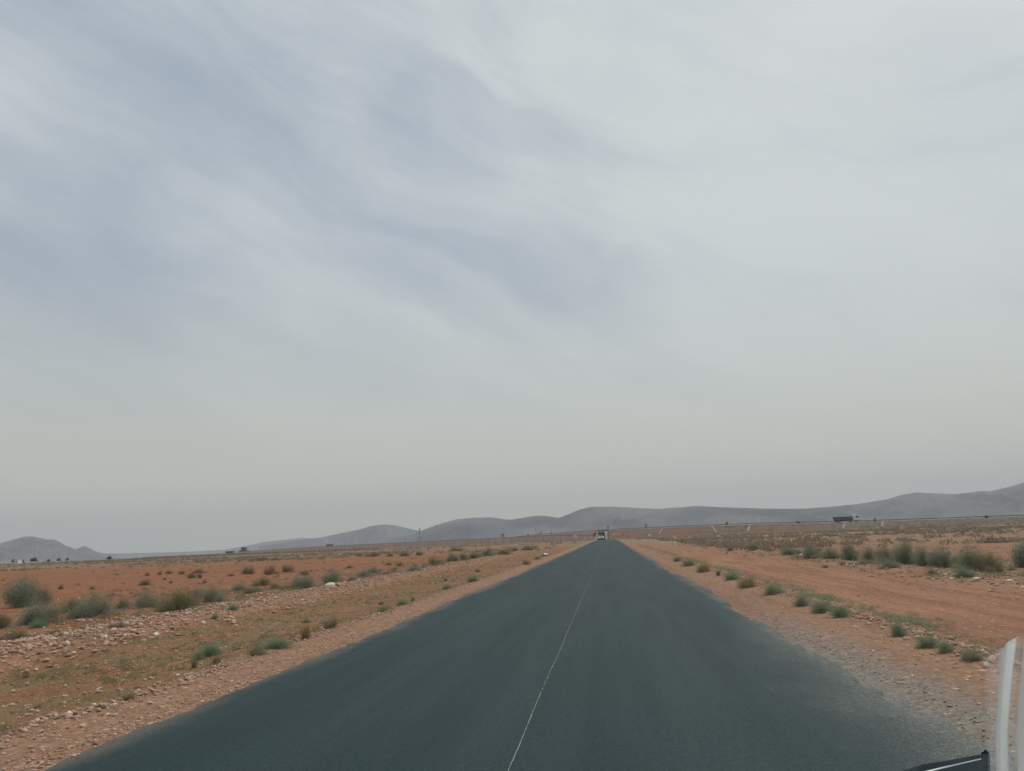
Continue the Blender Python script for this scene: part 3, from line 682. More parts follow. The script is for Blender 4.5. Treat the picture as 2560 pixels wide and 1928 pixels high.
MSTEM = mat_simple('bush_stem', (.17, .12, .08), .9)
def cards(C, Dv, L, Wd, rng):
    """thin leaf blades: centre C, direction Dv (unit), length L, width Wd"""
    n_ = len(C); rnd = rng.normal(size=(n_, 3)); side = np.cross(Dv, rnd); side /= np.linalg.norm(side, axis=1, keepdims=True)+1e-9
    L = L[:, None]; Wd = Wd[:, None]
    a = C-Dv*L/2; b_ = C+side*Wd/2; c = C+Dv*L/2; d = C-side*Wd/2
    V = np.stack([a, b_, c, d], 1).reshape(-1, 3); F = np.arange(4*n_).reshape(-1, 4); return V, F
def unit(v): return v/(np.linalg.norm(v, axis=1, keepdims=True)+1e-9)
def bush_mesh(name, n_, seed, mat, hgt=.9, leaf=.075, wide=.30, clumps=26, up=.5):
    rng = np.random.default_rng(seed)
    th = rng.uniform(0, 2*np.pi, clumps); ph = np.arccos(rng.uniform(.08, 1, clumps)); rr = rng.uniform(.40, .80, clumps)
    cc = np.stack([rr*np.sin(ph)*np.cos(th), rr*np.sin(ph)*np.sin(th), rr*np.cos(ph)*hgt], 1)
    w_ = rng.integers(0, clumps, n_); sg_ = rng.uniform(.12, .20, clumps)[w_][:, None]
    C = cc[w_]+rng.normal(size=(n_, 3))*sg_
    t = rng.uniform(0, 1, (n_, 1))**.45; C = C*(.35+.65*t); C[:, 2] = np.abs(C[:, 2])+.02
    Dv = unit(unit(C*np.array([1, 1, .8]))+rng.normal(size=(n_, 3))*.55+np.array([0, 0, up]))
    V, F = cards(C, Dv, rng.uniform(.6, 1.5, n_)*leaf, rng.uniform(.6, 1.3, n_)*leaf*wide, rng)
    me = np_mesh(name, V, F, mat)
    mb = MB()
    for c in cc[:18]: mb.tube((0, 0, -.05), tuple(c*.85), .018, .006, n=4)
    st = bpy.data.meshes.new(name+'_stem'); st.from_pydata(mb.v, [], mb.f); st.materials.append(MSTEM)
    return me, st
def tuft_mesh(name, n_, seed, mat, spread=.7, wd=.03, curve=.5, hgt=1.0):
    rng = np.random.default_rng(seed)
    th = rng.uniform(0, 2*np.pi, n_); base = np.stack([np.cos(th), np.sin(th), th*0], 1)*rng.uniform(0, .45, (n_, 1))*spread
    a2 = th+rng.normal(size=n_)*.6; ln = rng.uniform(.45, 1.0, n_)*hgt; lean = rng.uniform(.05, 1, n_)*spread
    out = np.stack([np.cos(a2), np.sin(a2), a2*0], 1)
    mid = base+out*(lean*.4)[:, None]+np.array([0, 0, 1])*(ln*.62)[:, None]
    tip = base+out*(lean)[:, None]+np.array([0, 0, 1])*(ln*(1-curve*.25*lean))[:, None]
    sd_ = np.stack([-np.sin(a2), np.cos(a2), a2*0], 1)*wd*rng.uniform(.5, 1.2, (n_, 1))
    V = np.stack([base-sd_*.6, base+sd_*.6, mid+sd_*.5, mid-sd_*.5, tip+sd_*.08, tip-sd_*.08], 1).reshape(-1, 3)
    k = np.arange(n_)[:, None]*6; F = np.concatenate([k+np.array([[0, 1, 2, 3]]), k+np.array([[3, 2, 4, 5]])])
    return np_mesh(name, V, F, mat)
SAGE = [bush_mesh('sage_foliage', 13000, 100+i, LSAGE, hgt=h_, leaf=.050, wide=.26) for i, h_ in enumerate((.95, .85, 1.05, .9))]
DRY = [bush_mesh('dry_foliage', 6500, 200+i, LDRY, hgt=.85, leaf=.075, wide=.14, up=.6) for i in range(3)]
MIXB = [bush_mesh('mixed_foliage', 9500, 300+i, m_, hgt=.9, leaf=.055, wide=.22) for i, m_ in enumerate((LSAGE, LOLIVE))]
GRN = [bush_mesh('green_foliage', 6000, 400+i, LGREEN, hgt=1.0, leaf=.11, wide=.10, up=.7, clumps=30) for i in range(3)]
TUFT = {'straw': [tuft_mesh('straw_tuft', 170, 11+i, LSTRAW) for i in range(2)], 'olive': [tuft_mesh('olive_tuft', 150, 21+i, LOLIVE) for i in range(2)]}
SMALLB = [bush_mesh('small_dry', 420, 500+i, LDRY, hgt=.9, leaf=.16, wide=.22, clumps=9) for i in range(3)]+[bush_mesh('small_sage', 420, 520+i, LSAGE, hgt=.9, leaf=.15, wide=.28, clumps=9) for i in range(2)]
def plant(kind, x0, x1, yt, yb, label, group=None, name=None, cat=None, deep=1.0):
    """a plant that covers x0..x1, yt..yb in the photograph, standing on the ground there"""
    p = gp((x0+x1)/2, yb); d = (p-CAMP).length; wd = (x1-x0)*d/F0; ht_ = (yb-yt)*d/F0
    var = {'sage': SAGE, 'dry': DRY, 'mix': MIXB, 'green': GRN}.get(kind)
    nm = name or {'sage': 'desert_shrub', 'dry': 'dry_bush', 'mix': 'desert_shrub', 'green': 'green_shrub'}.get(kind, 'grass_tuft')
    ct = cat or {'sage': 'shrub', 'dry': 'dry bush', 'mix': 'shrub', 'green': 'shrub'}.get(kind, 'grass tuft')
    if kind == 'green': wd *= 1.3
    off = Vector((p.x, p.y, 0)).normalized()*(wd*.35); p = Vector((p.x+off.x, p.y+off.y, 0)); p.z = gz(p.x, p.y)-.02
    sc = (wd/2*1.18, wd/2*1.18*deep, ht_*(1.0 if kind == 'green' else 1.2)); rz = random.uniform(0, 6.28)
    if kind in TUFT:
        o = link(nm, random.choice(TUFT[kind]), None, None, p, (0, 0, rz), (sc[0], sc[0], sc[2])); return tag(o, label, ct, group)
    r_ = empty(nm, p, 0, label, ct, group); f, st = random.choice(var)
    k = (sc[0]+sc[1])/2
    link('foliage', f, None, r_, rot=(0, 0, rz), scale=(k, k, sc[2])); link('stem', st, None, r_, rot=(0, 0, rz), scale=(k, k, sc[2]))
    return r_
PL = [
 ('sage', 5, 92, 1446, 1520, 'largest grey-green shrub at the far left edge'), ('mix', 70, 128, 1466, 1512, 'olive shrub leaning right out of the largest left shrub'),
 ('sage', 49, 156, 1508, 1563, 'round grey-green shrub in front of the largest left shrub'), ('green', 78, 113, 1546, 1571, 'small green shrub at the foot of the round grey-green one'),
 ('sage', 180, 283, 1486, 1545, 'full grey-green dome shrub at the back of the rubble strip'), ('mix', 152, 205, 1493, 1534, 'olive shrub touching the left side of the dome shrub'),
 ('sage', 330, 393, 1480, 1520, 'loose grey shrub left of the wide double shrub'), ('mix', 383, 503, 1470, 1530, 'wide olive shrub at the edge of the rubble strip'),
 ('dry', 474, 515, 1468, 1498, 'dull brown shrub behind the wide olive shrub'), ('sage', 500, 564, 1468, 1506, 'dark grey shrub at the right end of the left shrub row'),
 ('mix', -25, 22, 1533, 1574, 'dark olive shrub cut by the left edge of the picture'), ('dry', 10, 66, 1576, 1602, 'low brown bush nearest us at the left edge'), ('dry', -20, 24, 1586, 1608, 'low dark bush in the left edge beside the rubble'),
 ('dry', 121, 158, 1572, 1589, 'small brown bush among the rubble stones'), ('mix', 286, 330, 1493, 1522, 'low straggly olive shrub between the dome and the loose grey shrub'),
 ('green', 572, 597, 1508, 1527, 'small fresh green shrub on the rubble strip'), ('sage', 528, 548, 1531, 1549, 'tiny grey shrub below the small fresh green shrub'),
 ('dry', 262, 318, 1556, 1574, 'flat brown bush lying in the middle of the rubble'),
 ('dry', 145, 160, 1460, 1474, 'single dark brown bush on the bare field, right of the largest shrub'), ('dry', 223, 238, 1463, 1474, 'little brown bush on the bare field behind the dome shrub'),
 ('dry', 344, 379, 1447, 1464, 'wide brown bush on the bare field above the olive shrub'), ('dry', 359, 374, 1429, 1440, 'brown bush further out on the bare field, first of the scattered row'),
 ('dry', 393, 406, 1427, 1438, 'brown bush in the scattered field row, second from left'), ('dry', 412, 432, 1425, 1435, 'pale brown bush in the scattered field row, third from left'), ('dry', 443, 464, 1425, 1436, 'rounded brown bush in the middle of the scattered field row'),
 ('dry', 468, 492, 1427, 1446, 'tallest brown bush of the scattered field row'), ('dry', 492, 506, 1431, 1446, 'dark brown bush right beside the tallest field bush'), ('dry', 480, 518, 1419, 1433, 'broad brown bush behind the tallest field bush'),
 ('dry', 422, 432, 1448, 1459, 'dark upright bush alone below the scattered field row'), ('dry', 506, 519, 1447, 1458, 'brown bush on open soil above the dark grey shrub'), ('dry', 406, 417, 1442, 1450, 'very small brown bush below the field row'),
 ('dry', 563, 585, 1432, 1441, 'low brown bush at the right end of the bare field'), ('dry', 600, 640, 1411, 1436, 'ragged brown bush, left of three big ones near the wall end'), ('dry', 655, 700, 1410, 1437, 'ragged brown bush, middle of three big ones'), ('dry', 700, 737, 1407, 1431, 'ragged brown bush, right and darkest of three big ones'),
 ('mix', 628, 682, 1441, 1466, 'yellowish olive shrub left of centre on the rubble bank'), ('mix', 672, 702, 1453, 1473, 'low olive shrub tucked against the yellowish one'), ('sage', 719, 792, 1434, 1474, 'broad grey shrub on the rubble bank'), ('sage', 797, 864, 1422, 1461, 'dark grey pointed shrub just behind the white boulders'),
 ('dry', 745, 776, 1423, 1439, 'dark brown bush between two broad grey shrubs'), ('mix', 570, 625, 1458, 1478, 'flat green-grey shrub at the left start of the rubble bank'), ('mix', 600, 650, 1468, 1484, 'patchy green-grey shrub on stones below the flat one'),
 ('dry', 862, 884, 1412, 1421, 'small dark bush behind the pointed grey shrub'), ('mix', 886, 938, 1423, 1442, 'low olive-brown shrub right of the pointed grey shrub'), ('dry', 950, 982, 1426, 1438, 'brown bush on the rubble bank, midway along'),
 ('dry', 962, 982, 1402, 1414, 'dark brown bush at the back of the rubble bank'), ('dry', 987, 1013, 1402, 1416, 'rounded brown bush next to the dark one at the back'), ('mix', 1010, 1062, 1412, 1428, 'olive shrub on the rubble bank, centre left'),
 ('mix', 1060, 1114, 1390, 1412, 'long low olive shrub nearer the road'), ('sage', 1112, 1150, 1382, 1403, 'grey shrub in the thick belt, leftmost'), ('mix', 1145, 1172, 1379, 1400, 'olive shrub in the thick belt, second from left'), ('sage', 1168, 1208, 1376, 1397, 'dark grey shrub in the thick belt, third from left'),
 ('sage', 1200, 1240, 1367, 1390, 'tall grey shrub in the middle of the thick belt'), ('mix', 1236, 1282, 1370, 1387, 'wide olive shrub in the right half of the thick belt'), ('dry', 1275, 1300, 1364, 1378, 'brown bush near the right end of the thick belt'), ('mix', 1296, 1338, 1360, 1376, 'dark olive shrub at the right end of the thick belt'),
 ('dry', 888, 908, 1381, 1391, 'brown bush left in the row before the wall'), ('mix', 908, 958, 1379, 1392, 'olive shrub second in the row before the wall'), ('dry', 962, 984, 1380, 1392, 'dark brown bush third in the row before the wall'), ('mix', 993, 1028, 1374, 1391, 'largest double shrub in the row before the wall'), ('dry', 1036, 1060, 1375, 1389, 'reddish brown bush fifth in the row before the wall'),
 ('mix', 1116, 1162, 1366, 1378, 'dark green shrub close to the wall, centre'), ('dry', 632, 672, 1391, 1402, 'brown bush on the pale mound near the wall end'), ('dry', 676, 700, 1391, 1401, 'brown bush right of the pale mound'),
 ('green', 655, 731, 1588, 1624, 'brightest green shrub on the left verge near the asphalt'), ('green', 500, 552, 1602, 1643, 'tall feathery green shrub on the left verge'), ('mix', 474, 515, 1625, 1652, 'dark olive base leaning left of the feathery green shrub'),
 ('mix', 615, 668, 1612, 1640, 'olive shrub trailing left of the brightest green shrub'), ('straw', 738, 790, 1566, 1600, 'golden straw tuft beside the brightest green shrub'), ('olive', 790, 860, 1546, 1572, 'long olive grass tuft on the left verge, midway'),
 ('green', 938, 972, 1509, 1531, 'compact teal green shrub on the left verge'), ('dry', 944, 962, 1500, 1512, 'rusty twigs just behind the compact teal shrub'), ('green', 990, 1020, 1493, 1514, 'dark green shrub second along the left verge'), ('olive', 1022, 1042, 1490, 1503, 'olive tuft right of the second green verge shrub'),
 ('green', 1102, 1131, 1456, 1474, 'pale green shrub third along the left verge'), ('green', 1168, 1199, 1433, 1455, 'bright dark-green shrub fourth along the left verge'), ('sage', 1185, 1203, 1420, 1431, 'pale shrub behind the fourth verge shrub'),
 ('mix', 1302, 1328, 1398, 1412, 'olive shrub on the left verge before the blue sack'), ('mix', 1334, 1354, 1389, 1399, 'small olive shrub touching the blue sack'), ('dry', 1108, 1120, 1442, 1453, 'small dark twig bush between two verge shrubs'),
 ('olive', 290, 350, 1731, 1752, 'flat green grass tuft beside white edge stones at lower left'), ('dry', 85, 105, 1755, 1772, 'dark little thorn bush at lower left'), ('olive', 470, 500, 1640, 1672, 'grey-green grass tuft in front of the feathery shrub'), ('straw', 520, 560, 1640, 1660, 'straw tuft with a dark base right of the feathery shrub'),
 ('dry', 333, 352, 1710, 1722, 'small dark dead tuft above the white edge stones'), ('olive', 50, 76, 1683, 1697, 'olive tuft low on the left soil'), ('olive', 122, 140, 1686, 1698, 'second olive tuft low on the left soil'), ('dry', 750, 780, 1545, 1558, 'dark bush on red soil behind the golden straw tuft'),
 ('green', 1682, 1708, 1388, 1404, 'first and farthest green shrub of the right stone row'), ('green', 1706, 1740, 1393, 1416, 'second green shrub of the right stone row'), ('mix', 1739, 1782, 1405, 1431, 'third, duller shrub of the right stone row'), ('olive', 1785, 1808, 1424, 1440, 'small olive tuft between third and fourth shrubs of the right row'),
 ('green', 1811, 1853, 1427, 1451, 'fourth and darkest green shrub of the right stone row'), ('mix', 1843, 1900, 1440, 1470, 'long low fifth shrub of the right stone row'), ('green', 1910, 1962, 1455, 1488, 'round sixth shrub of the right stone row'),
 ('mix', 1980, 2036, 1483, 1517, 'yellow-green seventh shrub of the right stone row'), ('green', 2032, 2088, 1494, 1534, 'eighth shrub of the right stone row, with a dark core'), ('green', 2082, 2129, 1509, 1545, 'ninth shrub of the right stone row, beside a rusty patch'),
 ('sage', 2228, 2272, 1557, 1592, 'small grey shrub standing alone beside pale boulders on the right'), ('green', 2300, 2346, 1584, 1622, 'blue-green shrub near the lower right, left of a pair'), ('green', 2348, 2390, 1600, 1635, 'blue-green shrub near the lower right, right of a pair'), ('sage', 2402, 2456, 1624, 1656, 'nearest shrub on the right, next to the window pillar'),
 ('sage', 1954, 1992, 1366, 1388, 'grey shrub at the left tip of the big right thicket'), ('sage', 2002, 2062, 1362, 1396, 'broad grey-green shrub in the left part of the right thicket'), ('mix', 2050, 2108, 1366, 1398, 'olive shrub filling the right thicket'), ('sage', 2103, 2156, 1356, 1402, 'taller shrub in the middle of the right thicket'),
 ('mix', 2150, 2200, 1362, 1403, 'low olive shrub right of the middle of the thicket'), ('sage', 2190, 2240, 1360, 1407, 'grey-green shrub left of the thicket summit'), ('sage', 2232, 2300, 1346, 1412, 'tallest shrub, the summit of the right thicket'), ('mix', 2282, 2334, 1358, 1416, 'dense shrub just right of the thicket summit'), ('sage', 2320, 2383, 1368, 1420, 'right end shrub of the thicket beside the gap'),
 ('sage', 2403, 2460, 1366, 1428, 'left half of the isolated clump right of the gap'), ('mix', 2448, 2508, 1378, 1430, 'right half of the isolated clump right of the gap'), ('sage', 2538, 2610, 1350, 1420, 'big shrub cut by the right edge of the picture'),
 ('dry', 2055, 2072, 1409, 1420, 'small dark bush in front of the thicket on the left'), ('dry', 2098, 2116, 1401, 1413, 'small brown bush touching the front of the thicket'), ('dry', 2376, 2396, 1405, 1419, 'small dark bush in the gap of the thicket'), ('dry', 2314, 2340, 1418, 1436, 'pale dry bush in front of the right end of the thicket'),
 ('dry', 1815, 1836, 1364, 1378, 'small brown bush on the dirt left of the thicket'), ('sage', 1868, 1900, 1356, 1376, 'grey shrub at the scrub edge halfway to the thicket'), ('dry', 1812, 1822, 1378, 1384, 'dot-like bush on the bare dirt right of the road'),
]
for k_, x0, x1, yt, yb, lab in PL: plant(k_, x0, x1, yt, yb, lab)
# small far trees on the horizon
MTRUNK = mat_simple('tree_bark', (.10, .08, .06), .9)
LTREE = leaf_mat('tree_leaf', (.06, .075, .05), (.10, .115, .075), (.08, .09, .06))
TC = [bush_mesh('tree_crown', 900, 600+i, LTREE, hgt=.6, leaf=.16, wide=.4, clumps=12)[0] for i in range(3)]
for x0, x1, yt, yb, Yd, lab in ((74, 96, 1395, 1405, 836, 'broad domed tree on the horizon at the far left'), (116, 127, 1396, 1401, 924, 'small dark tree right of the domed tree'), (141, 153, 1393, 1401, 1056, 'flat-topped tree in the middle of the left horizon trees'),
        (162, 173, 1392, 1401, 1056, 'upright pale tree, rightmost of the left horizon trees'), (28, 46, 1400, 1405, 880, 'low dark tree by the pale shed'), (265, 281, 1397, 1407, 260, 'dark lone tree on the scrub belt'), (52, 62, 1398, 1405, 880, 'small tree between shed and domed tree'),
        (1813, 1821, 1302, 1310, 0, 'small tree on the highway above the white kerb'), (1990, 2000, 1300, 1309, 0, 'small tree on the highway left of the truck'), (2184, 2190, 1292, 1301, 0, 'tiny tree on the highway right of the truck'), (2462, 2470, 1284, 1292, 0, 'tiny tree on the highway at the far right')):
    if Yd == 0:
        s0, _ = on_line((x0+x1)/2, yb, 30); p = hp(s0, 30, htop(s0)-1.0); d = p.length
    else: p = at_y((x0+x1)/2, yb, Yd); d = p.length; p.z = gz(p.x, p.y)
    top = at_y((x0+x1)/2, yt, p.y).z-p.z; wd = (x1-x0)*d/F0; top = max(top, wd*.7)
    r_ = empty('tree', p, 0, lab, 'tree')
    link('crown', random.choice(TC), None, r_, loc=(0, 0, top*.3), scale=(wd/2, wd/2, top*.95)); MB().tube((0, 0, -.2), (0, 0, top*.55), .14, .07, n=6).build('trunk', MTRUNK, r_)

# scattered small bushes one can count
def in_view(x, y, z, m=20):
    q_ = project((x, y, z)); return q_ is not None and -m < q_[0] < W0+m and -m < q_[1] < H0+m
rnd = random.Random(5)
def scatter_bush(n_, fx, fy, smin, smax, lab, grp, nm='dry_bush', ct='dry bush', pool=None, thirds=False):
    k = 0; tries = 0
    while k < n_ and tries < n_*60:
        tries += 1; x = fx(); y = fy(x)
        if not in_view(x, y, 0): continue
        if vn(x, y, 9, 12) < -.1 and rnd.random() < .7: continue
        s_ = rnd.uniform(smin, smax); f, st = rnd.choice(pool or SMALLB)
        o = link(nm, f, None, None, (x, y, gz(x, y)-.02), (0, 0, rnd.uniform(0, 6)), (s_, s_, s_*rnd.uniform(.7, 1.1))); tag(o, lab, ct, grp); k += 1
        if thirds:
            q_ = project((x, y, 0))[0]; part_ = 'left tip' if q_ < 2080 else 'left middle' if q_ < 2190 else 'centre' if q_ < 2300 else 'right middle' if q_ < 2400 else 'right end'
            hue = 'brown' if f is DRY[0][0] else 'olive' if f in (MIXB[0][0], MIXB[1][0]) else 'grey-green'
            if thirds == 2:
                hue = 'brown' if f in [k_[0] for k_ in SMALLB[:3]+[DRY[1]]] else 'olive' if f in (MIXB[0][0], MIXB[1][0]) else 'grey-green'
                dn_ = 'nearest' if y < 38 else 'near middle' if y < 55 else 'middle' if y < 75 else 'far middle' if y < 95 else 'farthest'
                tag(o, '%s %s bush behind the left rubble strip, %s stretch, %s edge of the row' % ('bigger' if s_ > .38 else 'smaller', hue, dn_, 'back' if x < -13.8 else 'front')); continue
            big = 'larger' if s_ > .43 else 'smaller'; tag(o, '%s low %s filler shrub in the %s of the right thicket' % (big, hue, part_))
scatter_bush(95, lambda: rnd.uniform(-60, -14), lambda x: rnd.uniform(38, 100), .12, .38, 'small dry bush dotted over the open soil left of the road', 'small bushes on the left field')
scatter_bush(62, lambda: rnd.uniform(-15.5, -12.2), lambda x: rnd.uniform(24, 115), .22, .55, 'low bush growing along the back of the left rubble strip', 'bushes behind the left rubble strip', 'desert_shrub', 'shrub', SMALLB+[MIXB[0], MIXB[1], SAGE[2], DRY[1]], 2)
scatter_bush(50, lambda: rnd.uniform(10, 40), lambda x: rnd.uniform(30, 130), .15, .45, 'small scrub bush in the belt right of the dirt flat', 'small bushes on the right field')
scatter_bush(46, lambda: rnd.uniform(10.2, 15.5), lambda x: rnd.uniform(24, 62), .3, .55, 'low shrub filling the right thicket between the larger ones', 'shrubs of the right thicket', 'desert_shrub', 'shrub', [MIXB[0], SAGE[0], SAGE[1], MIXB[1], DRY[0]], True)
scatter_bush(25, lambda: rnd.uniform(-9, -5.5), lambda x: rnd.uniform(10, 90), .06, .16, 'tiny dead bush on the left verge', 'tiny bushes on the left verge')

# far scrub, beyond counting
def scrub_object(name, P, Sz, mat, seed, nl=26, wide=.3):
    rng = np.random.default_rng(seed); n_ = len(P)
    P = np.repeat(P, nl, 0); s_ = np.repeat(Sz, nl)
    v = rng.normal(size=(len(P), 3)); v[:, 2] = np.abs(v[:, 2]); v = unit(v)*rng.uniform(.3, 1, (len(P), 1))**.5
    C = P+v*s_[:, None]*np.array([1.25, 1.25, .85]); Dv = unit(v+rng.normal(size=v.shape)*.5+np.array([0, 0, .5]))
    V, F = cards(C, Dv, s_*rng.uniform(.35, .7, len(P)), s_*rng.uniform(.6, 1.2, len(P))*wide, rng)
    tag(link(name, np_mesh(name, V, F, mat)), {'s': None}.get('x'), None, None, 'stuff')
def scrub_pts(n_, xr, yr, dens_scale, thr, seed, near=60):
    rng = np.random.default_rng(seed); lo, hi = yr
    y = lo*np.exp(rng.uniform(0, 1, n_)*math.log(hi/lo)); tx = rng.uniform(xr[0], xr[1], n_); x = tx*y
    k = vn(x, y, dens_scale, seed)+.5*vn(x, y, dens_scale*.35, seed+4)+rng.normal(size=n_)*.12 > thr
    k &= np.abs(x-road_cx(y)) > 9
    s_line = (np.stack([x, y], 1)-np.array([0, 430])) @ np.array([NN.x, NN.y]); k &= s_line < -2
    return x[k], y[k]
for nm, n_, xr, yr, ds, thr, seed, mat, smin, smax in (
    ('scrub', 4600, (-.86, -.02), (120, 420), 26, .22, 31, LSCRUB, .22, .55), ('scrub', 3200, (-.86, -.02), (105, 420), 22, .2, 32, LDRY, .18, .42),
    ('scrub', 6500, (.02, .62), (66, 420), 20, .17, 33, LSCRUB, .28, .7), ('scrub', 3600, (.02, .62), (55, 420), 16, .15, 34, LDRY, .18, .45),
    ('scrub', 2600, (-.86, -.30), (300, 900), 60, -.2, 36, LSCRUB, .5, 1.1)):
    x, y = scrub_pts(n_, xr, yr, ds, thr, seed)
    k = ~((x > 3) & (x < 10.5) & (y < 200)); x, y = x[k], y[k]
    z = ground_z(x, y); sz = np.random.default_rng(seed).uniform(smin, smax, len(x))
    scrub_object(nm, np.stack([x, y, z], 1), sz, mat, seed)
# low weeds between the shrubs
for seed, n_, fx, mat in ((51, 2600, lambda r, n: r.uniform(-24, -12.2, n), LDRY), (52, 1500, lambda r, n: r.uniform(-20, -12, n), LSAGE), (53, 2200, lambda r, n: r.uniform(9.8, 24, n), LDRY), (54, 1500, lambda r, n: r.uniform(10, 20, n), LSAGE), (55, 1500, lambda r, n: r.uniform(-9.6, -5.5, n), LOLIVE), (56, 900, lambda r, n: r.normal(4.8, .3, n), LGRASS)):
    r_ = np.random.default_rng(seed); y = (14 if abs(seed-55) > 1 else 6)*np.exp(r_.uniform(0, 1, n_)*2.2); x = fx(r_, n_)
    k = vn(x, y, 4, seed)+.6*vn(x, y, 1.3, seed+2)+r_.normal(size=n_)*.2 > .12; x, y = x[k], y[k]
    scrub_object('weeds', np.stack([x, y, ground_z(x, y)], 1), r_.uniform(.04, .13, len(x))*(1 if seed < 55 else .6), mat, seed, nl=40, wide=.16)
# scrub on the bank
rng = np.random.default_rng(77); n_ = 2600
P_ = []; Z_ = []
for i in range(n_):
    s_ = rng.uniform(-140, 300); h = htop(s_); o = -rng.uniform(.05, 1.7)*h
    if GA-8 < s_ < GB+4: continue
    if s_ < 60 and rng.random() < .72: continue
    p = hp(s_, o, 0); g = gz(p.x, p.y)-.3; hh = h-.6
    k = float(np.interp(o, [-1.75*hh-1, -1.3*hh, -.8*hh, -.35*hh, 0], [0, .25, .56, .8, 1])); P_.append((p.x, p.y, g+(h-g)*k)); Z_.append(rng.uniform(.18, .5))
scrub_object('scrub', np.array(P_), np.array(Z_), LDRY, 78, nl=18); k = len(P_)//2
rng.shuffle(P_); scrub_object('scrub', np.array(P_[:k])+np.array([.8, .3, 0]), np.array(Z_[:k]), LSCRUB, 79, nl=18)

# verge grass, beyond counting
def grass(name, n_, fx, seed, mat, ylo, yhi, h0, h1, thr):
    rng = np.random.default_rng(seed); y = ylo*np.exp(rng.uniform(0, 1, n_)*math.log(yhi/ylo)); x = fx(rng, n_)
    k = vn(x, y, .9, seed)+.8*vn(x, y, 2.7, seed+3)+rng.normal(size=n_)*.25 > thr; x, y = x[k], y[k]; n_ = len(x)
    nb = 9; x = np.repeat(x, nb)+rng.normal(size=n_*nb)*.05; y = np.repeat(y, nb)+rng.normal(size=n_*nb)*.05; N = len(x)
    z = ground_z(x, y); a = rng.uniform(0, 6.28, N); ln = rng.uniform(h0, h1, N); wd = ln*.07+.002
    B = np.stack([x, y, z-.01], 1); O = np.stack([np.cos(a), np.sin(a), a*0], 1); Sd = np.stack([-np.sin(a), np.cos(a), a*0], 1)*wd[:, None]
    T = B+O*(ln*rng.uniform(.2, .9, N))[:, None]+np.array([0, 0, 1])*(ln*.8)[:, None]
    V = np.stack([B-Sd, B+Sd, T], 1).reshape(-1, 3); F = np.arange(3*N).reshape(-1, 3)
    tag(link(name, np_mesh(name, V, F, mat)), None, None, None, 'stuff')
grass('dry_grass', 8000, lambda r, n: r.uniform(-9.6, -5.5, n), 41, LOLIVE, 4.5, 90, .02, .065, .55)
grass('dry_grass', 4500, lambda r, n: r.uniform(-9.2, -5.4, n), 42, LSTRAW, 4.5, 110, .02, .08, .5)
grass('dry_grass', 3500, lambda r, n: r.uniform(-17, -9.6, n), 43, LOLIVE, 10, 90, .04, .12, .35)
grass('dry_grass', 9000, lambda r, n: r.normal(4.75, .28, n), 44, LGRASS, 5, 120, .04, .15, .6)
grass('dry_grass', 5000, lambda r, n: r.uniform(9.4, 17, n), 45, LOLIVE, 14, 120, .05, .15, .1)

# ------------------------------------------------------------------ stones
def rock_v(seed, sub=1):
    bm = bmesh.new(); bmesh.ops.create_icosphere(bm, subdivisions=sub, radius=1)
    r = random.Random(seed); ax = Vector((r.uniform(.8, 1.2), r.uniform(.6, 1.0), r.uniform(.45, .75)))
    for _ in range(10):
        nrm = Vector((r.uniform(-1, 1), r.uniform(-1, 1), r.uniform(-.6, 1))).normalized(); dd = r.uniform(.38, .74)
        for v in bm.verts:
            k = v.co.dot(nrm)
            if k > dd: v.co -= nrm*(k-dd)
    for v in bm.verts: v.co = Vector((v.co.x*ax.x, v.co.y*ax.y, v.co.z*ax.z))*r.uniform(.93, 1.05)
    V = np.array([v.co[:] for v in bm.verts]); bm.verts.ensure_lookup_table(); F = np.array([[v.index for v in f.verts] for f in bm.faces]); bm.free(); return V, F
def stone_mat():
    m, n, b = mat_new('limestone')
    P = n.node('ShaderNodeTexCoord').outputs['Object']; g = n.node('ShaderNodeNewGeometry').outputs['Random Per Island']; oi = n.node('ShaderNodeObjectInfo').outputs['Random']
    r_ = n.m('FRACT', n.m('ADD', g, oi))
    c = n.mix(r_, (.29, .175, .115), (.50, .36, .265)); c = n.mix(n.ss(r_, .92, .99), c, (.60, .54, .46)); c = n.mix(n.ss(n.noise(P, 9, 4, .6), .45, .7, 0, .5), c, (.30, .18, .12))
    n.put(b.inputs['Base Color'], c); b.inputs['Roughness'].default_value = .92; b.inputs['Specular IOR Level'].default_value = .2; return m
MSTONE = stone_mat()
rng = np.random.default_rng(91); ST = []     # x, y, size, zone
def stones(n_, fx, ylo, yhi, s0, s1, zone, pw=3.0):
    y = ylo*np.exp(rng.uniform(0, 1, n_)*math.log(yhi/ylo)); x = fx(n_); s_ = s0+(s1-s0)*rng.uniform(0, 1, n_)**pw
    for a in zip(x, y, s_): ST.append((*a, zone))
stones(14000, lambda n: rng.normal(-11.2, .85, n)+rng.uniform(-.5, .5, n), 8, 130, .016, .085, 'rubble')
stones(4500, lambda n: rng.uniform(-14.5, -9.0, n), 8, 110, .015, .10, 'rubble', 4)
stones(3400, lambda n: rng.normal(-5.3, .17, n), 4, 90, .010, .048, 'verge_row', 3)
stones(3800, lambda n: rng.normal(-4.42, .14, n), 3.6, 80, .005, .030, 'edge', 3)
stones(3500, lambda n: rng.uniform(-5.3, -4.3, n), 3.6, 60, .004, .03, 'edge', 4)
stones(5200, lambda n: rng.uniform(-9.8, -5.4, n), 4.5, 70, .008, .05, 'verge', 3)
stones(1500, lambda n: rng.uniform(-30, -12, n), 18, 90, .02, .09, 'field', 4)
stones(4200, lambda n: rng.normal(4.12, .17, n), 4.5, 110, .012, .060, 'right_row', 2.6)
stones(1800, lambda n: rng.uniform(2.6, 3.9, n), 4, 60, .006, .03, 'right_edge', 4)
